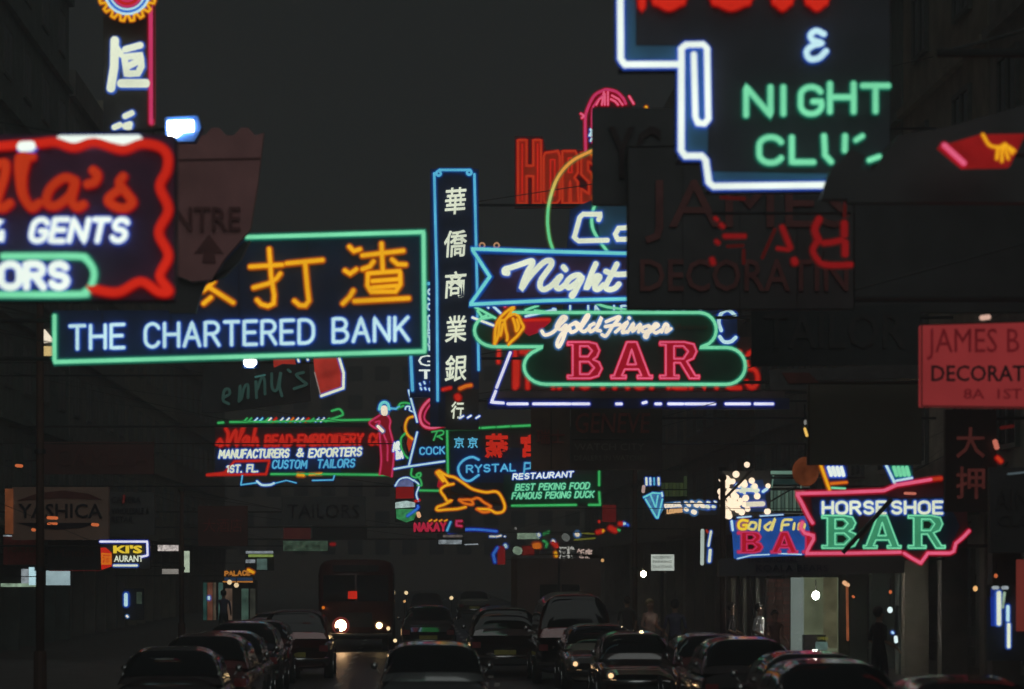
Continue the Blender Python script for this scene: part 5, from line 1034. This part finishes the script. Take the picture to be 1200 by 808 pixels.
def make_car(name, label, cat, x, y, spec, pm, rz=None, facing=1, group=None, roofm=None, lit=False):
    """y: rear (facing=1) or front (facing=-1) plane nearest the camera; local +y is the car's forward"""
    L_, W_, H_, belt, g0, g1, r0, r1 = spec   # length width height, beltline z, greenhouse start/end, roof start/end (fractions from rear)
    rz = YAW if rz is None else rz
    if facing < 0: r = root(name, label, cat, (x - YAW * 0, y + L_, .005), rz + math.pi, group)
    else: r = root(name, label, cat, (x, y, .005), rz, group)
    hw = W_ / 2
    ztop = [(0, belt - .16), (.03, belt - .06), (g0, belt), (g1, belt), (.94, belt - .10), (1, belt - .22)]
    def body(u, v):
        yy = u * L_; zt = lerp_tab(ztop, u); end = min(1, (min(u, 1 - u) / .045) + .0); e = math.sqrt(max(0, 1 - (1 - min(1, end)) ** 2))
        w_ = hw * (.90 + .10 * math.sin(math.pi * min(1, max(0, u))) ** .4) * (.93 + .07 * e)
        a = math.pi * 2 * v - math.pi / 2; cx_, sx_ = math.cos(a), math.sin(a)
        zc_ = (zt + .24) / 2; zh = (zt - .24) / 2 * (.8 + .2 * e)
        xx = w_ * math.copysign(abs(cx_) ** .35, cx_); zz = zc_ + zh * math.copysign(abs(sx_) ** .45, sx_)
        return Vector((xx, yy, zz))
    V, Fc = grid(body, 28, 24); n = len(V)
    Fc.append(tuple(range(24, -1, -1))); Fc.append(tuple(28 * 25 + j for j in range(25)))
    b = mesh_obj('body', V, Fc, pm, r, True)
    HH = H_ - belt
    tabh = [(0, 0), (.5 * (r0 - g0) / (g1 - g0), HH * .62), ((r0 - g0) / (g1 - g0), HH * .93), (.5 * ((r0 + r1) / 2 - g0) / (g1 - g0) + .2, HH), ((r1 - g0) / (g1 - g0), HH * .94), (1, 0)]
    tabh = [(0, 0), ((r0 - g0) / (g1 - g0), HH * .95), (.5, HH), ((r1 - g0) / (g1 - g0), HH * .95), (1, 0)]
    def hfun(t):
        for (a, ya), (bb, yb) in zip(tabh, tabh[1:]):
            if t <= bb:
                q = (t - a) / (bb - a)
                q = math.sin(q * math.pi / 2) ** .9 if a == 0 else (1 - math.sin((1 - q) * math.pi / 2) ** .9 if bb == 1 else q * q * (3 - 2 * q))
                return ya + (yb - ya) * q
        return 0
    def gh(u, v, off=0):
        h = hfun(u) + .02; a = math.pi * (1 - v); c, s_ = math.cos(a), math.sin(a)
        zz = h * abs(s_) ** .42 if s_ > 1e-6 else 0
        xx = hw * .93 * math.copysign(abs(c) ** .42, c) * (1 - .20 * zz / HH)
        return Vector((xx, (g0 + (g1 - g0) * u) * L_, belt - .03 + zz))
    def ghn(u, v, o=.012):
        e = .01; p = gh(u, v); du = gh(min(1, u + e), v) - gh(max(0, u - e), v); dv = gh(u, min(1, v + e)) - gh(u, max(0, v - e)); nn = dv.cross(du)
        if nn.length < 1e-9: nn = Vector((0, 0, 1))
        nn.normalize()
        if nn.dot(p - Vector((0, (g0 + g1) / 2 * L_, belt))) < 0: nn = -nn
        return p + nn * o
    V, Fc = grid(gh, 30, 24); mesh_obj('roof', V, Fc, roofm or pm, r, True)
    ur, uf = (r0 - g0) / (g1 - g0), (r1 - g0) / (g1 - g0)
    V, Fc = grid(ghn, 8, 12, ur * .14, ur * .80, .17, .83); rw = mesh_obj('rear_window', V, Fc, CGL, r, True)
    V, Fc = grid(ghn, 8, 12, uf + (1 - uf) * .2, 1 - (1 - uf) * .14, .15, .85); mesh_obj('windscreen', V, Fc, CGL, r, True)
    for sd in (0, 1):
        for (ua, ub) in ((ur * .75, .49), (.52, uf + (1 - uf) * .25)):
            va, vb = (.035, .15) if sd == 0 else (.85, .965)
            V, Fc = grid(ghn, 6, 4, ua, ub, va, vb); mesh_obj('side_window', V, Fc, CGL, r, True)
    for sgn in (-1, 1):
        V, Fc = tube_geo([Vector((0, 0, 0)), Vector((1, 0, 0))], .012)
        m = MB(); p0 = None
        for k in range(17):
            q = ghn(.05 + .9 * k / 16, .155 if sgn < 0 else .845, .016)
            if p0 is not None: m.rod(p0, q, .011, 4)
            p0 = q
        m.build('drip_rail', CHROME, r, True)
    for yy, nm in ((-.06, 'rear_bumper'), (L_ + .06, 'front_bumper')):
        m = MB().rod((-hw * .93, yy, .46), (hw * .93, yy, .46), .055, 8)
        m.build(nm, CHROME, r, True)
    for sgn in (-1, 1):
        MB().box(sgn * hw * .78 - .10, sgn * hw * .78 + .10, -.03, .03, belt - .30, belt - .16).build('tail_light', TAIL, r)
        MB().rod((sgn * hw * .72, L_ - .04, belt - .28), (sgn * hw * .72, L_ + .025, belt - .28), .09, 12).build('headlight', HEADL, r, True)
        if lit: MB().ball((sgn * hw * .72, L_ + .03, belt - .28), .05 if sgn > 0 else .032, 8, 6).build('headlight_glint', neon('glint_warm', (255, 205, 150), 1.8), r, True)  # emissive balls paint the glints on the headlights
        MB().box(sgn * hw - .012, sgn * hw + .018, .56 * L_, .56 * L_ + .14, belt - .14, belt - .11).build('door_handle', CHROME, r)
        MB().rod((sgn * (hw - .05), .74 * L_, belt - .02), (sgn * (hw + .04), .75 * L_, belt + .12), .01, 5).ball((sgn * (hw + .05), .75 * L_, belt + .13), .06, 8, 5).build('wing_mirror', CHROME, r, True)
        for fy in (.19, .81):
            t_ = MB().rod((sgn * (hw - .19), fy * L_, .31), (sgn * (hw + .008), fy * L_, .31), .31, 18).build('wheel', TYRE, r, True)
            MB().rod((sgn * (hw - .05), fy * L_, .31), (sgn * (hw + .02), fy * L_, .31), .18, 14).build('rim', CHROME, t_)
    MB().box(-.26, .26, -.035, -.012, .52, .63).build('number_plate', PLATE, r)
    return r
SED = (4.3, 1.66, 1.42, .90, .10, .72, .26, .56); OLD = (4.2, 1.62, 1.5, .95, .07, .70, .24, .55); SMALL = (3.8, 1.52, 1.38, .86, .10, .72, .25, .57); WAGON = (4.6, 1.72, 1.62, .95, .02, .72, .07, .58); MINI = (4.6, 1.80, 2.05, 1.05, .01, .97, .05, .84)
K1, K2, K3, K4, K5, K6 = (car_paint('car_paint_black', (.035, .014, .014)), car_paint('car_paint_maroon', (.20, .018, .016)), car_paint('car_paint_grey', (.12, .12, .12)), car_paint('car_paint_ivory', (.34, .31, .25)), car_paint('car_paint_navy', (.012, .018, .04)), car_paint('car_paint_red', (.22, .02, .015)))
def X(px, d): return (px - CX) / F * d
gl = 'cars parked along the left kerb'; gr = 'cars parked along the right kerb'
for i, (px, d, sp, pm, lb) in enumerate(((197, 43, SED, K1, 'black saloon parked on the left, nearest the camera at the bottom edge'), (236, 48.6, OLD, K2, 'maroon rounded saloon, second in the left parked row'), (261, 54.4, SED, K1, 'black saloon, third in the left parked row'), (282, 60, OLD, K5, 'navy rounded saloon, fourth in the left parked row'),
                             (299, 66, SED, K2, 'maroon saloon, fifth in the left parked row'), (312, 72, SMALL, K1, 'small black car, sixth in the left parked row'), (323, 78, SED, K2, 'maroon saloon at the far end of the left parked row'))):
    make_car('parked_car', lb, 'car', X(px, d), d, sp, pm, group=gl, rz=YAW + random.uniform(-.02, .02))
for px, d, sp, pm, lb in ((700, 61, SED, K4, 'ivory roofed saloon on the right, in front of the minibus'), (742, 55.5, SMALL, K1, 'small black car between ivory roofed saloon and the black parked row'), (838, 51.5, SED, K2, 'maroon saloon on the right, behind the rounded black car'), (882, 46.2, OLD, K1, 'rounded black saloon on the right, fourth from the bottom edge'),
                          (965, 40.8, SED, K1, 'black saloon with red lit roof rim on the right, below the lit doorway'), (990, 34.5, OLD, K5, 'navy saloon on the right at the bottom edge, nearest the camera'), (1160, 31, SED, K1, 'black saloon at the bottom right corner')):
    make_car('parked_car', lb, 'car', X(px, d), d, sp, pm, group=gr, facing=-1 if px in (700, 742, 838) else 1, lit=px in (700, 742, 838))
make_car('saloon_car', 'grey saloon driving away in the middle of the road, bottom centre', 'car', X(508, 43.6), 43.6, (4.3, 1.70, 1.48, .92, .12, .72, .27, .56), K3)
make_car('estate_car', 'dark maroon estate car beside the left parked row, near the bus', 'car', X(345, 69), 69, WAGON, K2)
make_car('black_saloon', 'black saloon driving away ahead of the grey one, centre', 'car', X(502, 86), 86, OLD, K1)
make_car('dark_van', 'dark van left of the red roofed minibus', 'van', X(592, 71), 71, (4.6, 1.75, 1.66, .98, .02, .80, .08, .62), K1)
make_car('minibus', 'red roofed minibus with wide rear window, right of centre', 'minibus', X(674, 66), 66, MINI, K1, roofm=K6)
make_car('far_saloon', 'pale roofed saloon far ahead on the road', 'car', X(556, 150), 150, SED, K4)
make_car('far_saloon', 'dark saloon far ahead, left of the pale roofed one', 'car', X(500, 140), 140, SED, K1)
# lorry seen from behind
t = root('lorry', 'large dark box lorry seen from behind above the minibus', 'lorry', (X(655, 86), 86, .005), YAW)
BOXM = paint('lorry_box_brown', (.22, .15, .13), .6, var=.3, scale=1)
MB().box(-1.2, 1.2, 0, 5.2, .95, 2.85).build('cargo_box', BOXM, t)
m = MB(); V, Fc = grid(lambda u, v: Vector((1.22 * math.cos(math.pi * (1 - v)), -.03 + 5.26 * u, 2.851 + .13 * math.sin(math.pi * v) ** .5)), 6, 14); m.add(V, Fc).build('roof', BOXM, t, True)
MB().box(-.55, -.02, -.02, -.004, 1.55, 2.1).build('rear_window', CGL, t); MB().box(.08, .6, -.02, -.004, 1.55, 2.1).build('rear_window', CGL, t)
MB().box(-.03, .03, -.03, -.004, 1.0, 2.8).build('door_seam', STEEL, t)
MB().box(-1.1, 1.1, 5.3, 6.9, .5, 2.4).build('cab', BOXM, t); MB().box(-1.0, 1.0, .1, 6.6, .45, .94).build('chassis', UNDER, t)
for sg in (-1, 1):
    MB().box(sg * 1.0 - .12, sg * 1.0 + .12, -.05, .0, .7, .85).build('tail_light', TAIL, t)
    for yy in (1.1, 5.9):
        wv = MB().rod((sg * .85, yy, .45), (sg * 1.15, yy, .45), .45, 18).build('wheel', TYRE, t, True); MB().rod((sg * 1.0, yy, .45), (sg * 1.17, yy, .45), .22, 12).build('rim', STEEL, wv)
# oncoming bus
t = root('oncoming_bus', 'dark red bus coming towards the camera with glaring headlights, left of centre', 'bus', (X(417, 92), 92, .005), YAW)
BUSR = paint('bus_paint_red', (.12, .018, .014), .4, coat=.4, var=.1)
def busf(u, v):
    a = 2 * math.pi * v; c, s_ = math.cos(a), math.sin(a); e = 1 - .06 * (max(0, 1 - u / .04) ** 2)
    return Vector((1.16 * e * math.copysign(abs(c) ** .3, c), 8.6 * u, 1.6 + 1.24 * e * math.copysign(abs(s_) ** .28, s_)))
V, Fc = grid(busf, 24, 32); Fc.append(tuple(range(33))); MB().add(V, Fc).build('body', BUSR, t, True)
for a, b in ((-1.0, -.03), (.03, 1.0)): MB().box(a, b, -.03, .01, 1.55, 2.35).build('windscreen', CGL, t)
MB().box(-.7, .7, -.035, .01, 2.46, 2.66).build('destination_box', STEEL, t)
MB().box(-.24, .04, -.05, -.03, 1.62, 1.86).build('lit_number', RED, t)
MB().box(-.5, .5, -.03, .0, .75, 1.2).build('grille', STEEL, t); MB().rod((-1.12, -.08, .5), (1.12, -.08, .5), .07, 8).build('bumper', STEEL, t)
MB().rod((-.46, -.04, .80), (-.46, .0, .80), .27, 20).build('headlight_halo', neon('halation_violet', (128, 48, 44), .8), t); MB().rod((.72, -.04, .80), (.72, .0, .80), .15, 18).build('headlight_halo', neon('halation_brown', (92, 55, 42), .8), t)  # dim emissive discs paint the halation around the headlights
MB().rod((-.46, -.06, .80), (-.46, .0, .80), .175, 18).build('headlight', neon('headlamp_hot', (255, 205, 150), 30), t); MB().rod((.72, -.06, .80), (.72, .0, .80), .10, 14).build('headlight', neon('headlamp_warm', (255, 215, 150), 8), t)
MB().rod((-1.0, -.06, 1.35), (-1.0, .0, 1.35), .05, 10).build('indicator', ORANGE, t); MB().rod((1.0, -.06, .72), (1.0, .0, .72), .06, 10).build('indicator', neon('lamp_apricot', (0, 0, 0)), t)
for sg in (-1, 1):
    for k in range(6): MB().box(sg * 1.165 - .01, sg * 1.165 + .01, .7 + k * 1.3, 1.8 + k * 1.3, 1.6, 2.4).build('side_window', CGL, t)
    for yy in (1.6, 6.6): MB().rod((sg * .8, yy, .48), (sg * 1.18, yy, .48), .48, 18).build('wheel', TYRE, t, True)
# small traffic lights and glints: lamps of the far traffic
for lb, x_, y_, d_, m_ in (('warm headlamp of traffic just right of the oncoming bus', 455, 737, 90, 'W'), ('pair of small warm lamps right of the bus, lower', 463, 751, 84, 'W'), ('small amber lamp right of and above the oncoming bus', 474, 705, 130, 'A'), ('small yellow lamp above the black saloon, left', 476, 695, 140, 'W'), ('tiny white lamp far ahead over the black saloon', 461, 687, 150, 'P'), ('small warm lamp far ahead between the saloons', 529, 701, 140, 'W'), ('warm side lamp at the left of the dark bus front', 380, 721, 96, 'A')):
    t = Sign('motorcycle_lamp', lb, d_, (x_, y_ + 3), cat='lamp'); MB().ball(t.L((x_, y_)), (2.2 if m_ == 'W' else 1.6) * t.k, 8, 6).build('lens', {'W': neon('lamp_headlight_small', (255, 225, 170), 1.6), 'A': neon('lamp_apricot', (0, 0, 0)), 'P': PALE}[m_], t.root, True)
    gz = -t.o.z + .01; MB().rod(t.L((x_, y_ + 2)), Vector((0, .05, gz)), .02).build('stand', STEEL, t.root)

# ================================================================ PEOPLE
SKIN = paint('skin', (.42, .25, .17), .6); HAIR = paint('hair_black', (.012, .01, .01), .5); HAIRB = paint('hair_fair', (.45, .36, .2), .6)
def person(label, x, y, H, turn, shirt, trousers, hair=HAIR, arm=0.35, bend=0.0, z0=.13):
    r = root('person', label, 'person', (x, y, z0), turn); k = H / 1.75
    J = []; E_ = []; Rr = []
    def j(p, rr): J.append(Vector(p) * k); Rr.append(rr * k); return len(J) - 1
    def e(a, b): E_.append((a, b))
    pel = j((0, 0, .95), .135); bel = j((0, .01, 1.08), .125); che = j((0, 0, 1.28), .15); nb_ = j((0, .0, 1.44), .075); nk = j((0, -.01, 1.50), .055); hd = j((0, -.01, 1.60), .085); tp = j((0, -.005, 1.69), .075)
    for a, b in ((pel, bel), (bel, che), (che, nb_), (nb_, nk), (nk, hd), (hd, tp)): e(a, b)
    for s_ in (-1, 1):
        hp = j((s_ * .09, 0, .88), .11); kn = j((s_ * .10, -.02 + .05 * s_, .50), .082); an = j((s_ * .10, .04 * s_, .09), .058); to = j((s_ * .12, -.15 + .04 * s_, .04), .035)
        e(pel, hp); e(hp, kn); e(kn, an); e(an, to)
        sh = j((s_ * .18, 0, 1.40), .06); el_ = j((s_ * .24, .04, 1.12), .043); wr = j((s_ * .23, -.02 - arm * .6, .90 + arm * .25), .030)
        e(che, sh); e(sh, el_); e(el_, wr)
        pm_ = j((s_ * .23, -.06 - arm * .66, .84 + arm * .28), .028); e(wr, pm_)
        for f in range(4):
            a1 = j((s_ * (.215 + .012 * f), -.075 - arm * .7 - .012 * f, .80 + arm * .28 - .004 * f), .0085); a2 = j((s_ * (.212 + .012 * f), -.09 - arm * .72, .765 + arm * .28 + .006 * abs(f - 1.5)), .007); e(pm_, a1); e(a1, a2)
        th = j((s_ * .205, -.09 - arm * .66, .835 + arm * .28), .009); th2 = j((s_ * .20, -.10 - arm * .68, .81 + arm * .28), .008); e(wr, th); e(th, th2)
    me = bpy.data.meshes.new('body'); me.from_pydata([tuple(v) for v in J], E_, []); me.update()
    ob = bpy.data.objects.new('body', me); C.objects.link(ob)
    sm = ob.modifiers.new('s', 'SKIN'); sm.use_smooth_shade = True
    for i, sv in enumerate(me.skin_vertices[0].data): sv.radius = (Rr[i], Rr[i] * .82); sv.use_root = (i == 0)
    ss = ob.modifiers.new('b', 'SUBSURF'); ss.levels = 1; ss.render_levels = 1
    m2 = bpy.data.meshes.new_from_object(ob.evaluated_get(bpy.context.evaluated_depsgraph_get())); ob.modifiers.clear(); ob.data = m2
    m2.materials.clear(); m2.materials.append(SKIN); m2.materials.append(shirt); m2.materials.append(trousers); ob.parent = r
    for p in m2.polygons:
        c = p.center / k; p.use_smooth = True
        if c.z < .98: p.material_index = 2 if (abs(c.x) < .2 and c.z < .98) else 0
        elif c.z < 1.465 and not (abs(c.x) > .2 and c.z < 1.12): p.material_index = 1
    for p in m2.polygons:
        c = p.center / k
        if c.z < .95 and abs(c.x) > .19: p.material_index = 0
    hm_ = MB().ball(Vector((0, .018, 1.665)) * k, .105 * k, 12, 8, 1.05); hv = hm_.v
    h_ = hm_.build('hair', hair, r, True)
    for v in h_.data.vertices:
        if v.co.y < -.02 * k and v.co.z < 1.70 * k: v.co.y = -.02 * k
    MB().ball(Vector((0, -.105, 1.60)) * k, .016 * k, 6, 4).build('nose', SKIN, r, True)
    for s_ in (-1, 1):
        MB().ball(Vector((s_ * .032, -.093, 1.625)) * k, .011 * k, 6, 4).build('eye', paint('eye_dark', (.02, .015, .012), .3), r, True)
        MB().ball(Vector((s_ * .088, -.0, 1.61)) * k, .022 * k, 6, 4).build('ear', SKIN, r, True)
    MB().box(-.025 * k, .025 * k, -.097 * k, -.088 * k, 1.560 * k, 1.567 * k).build('mouth', paint('lip', (.25, .08, .07), .5), r)
    return r
SHW = paint('shirt_white', (.78, .78, .76), .8); SHP = paint('shirt_pinkish', (.55, .36, .30), .8); SHD = paint('jacket_dark', (.03, .03, .035), .8); SHN = paint('shirt_slate', (.10, .10, .16), .8); DRS = paint('dress_brown', (.22, .12, .09), .8); TRD = paint('trousers_dark', (.03, .03, .035), .8)
person('man in a white shirt with dark hair, by the brick pier, turned right', X(890, 66.4), 66.4, 1.66, R(60), SHW, TRD)
person('woman with dark hair in a brown dress, just right of the man in white', X(908, 65.4), 65.4, 1.52, R(20), DRS, DRS)
person('person in a pink shirt with fair hair, under the notice box, back half turned', X(762, 69.6), 69.6, 1.72, R(40), SHP, TRD, HAIRB)
person('person in a slate jacket seen from behind, right of the fair haired person', X(791, 66), 66, 1.75, R(185), SHN, TRD)
person('person in a black jacket, left of the pair by the brick pier', X(858, 67.5), 67.5, 1.66, R(70), SHD, TRD)
person('person in a slate shirt far along the left pavement, under the warm globes', X(262, 100), 100, 1.7, R(180), SHN, TRD)
person('person in dark clothes far right of centre, near the pole', X(735, 78), 78, 1.7, R(180), SHD, TRD)
person('person in a dark jacket by the dark passage, far right', X(1030, 56), 56, 1.72, R(120), SHD, TRD)
# ================================================================ AIR
hz = MB().box(-80, 80, -14, 420, -1, 48).build('haze', STEEL); tag(hz, kind='stuff')
hm = bpy.data.materials.new('haze'); hm.use_nodes = True; nt = hm.node_tree; nt.nodes.clear()
o_ = nt.nodes.new('ShaderNodeOutputMaterial'); v_ = nt.nodes.new('ShaderNodeVolumePrincipled'); v_.inputs['Density'].default_value = .0042; v_.inputs['Color'].default_value = (.9, .92, .95, 1); v_.inputs['Anisotropy'].default_value = .3
nt.links.new(v_.outputs[0], o_.inputs['Volume']); hz.data.materials.clear(); hz.data.materials.append(hm)
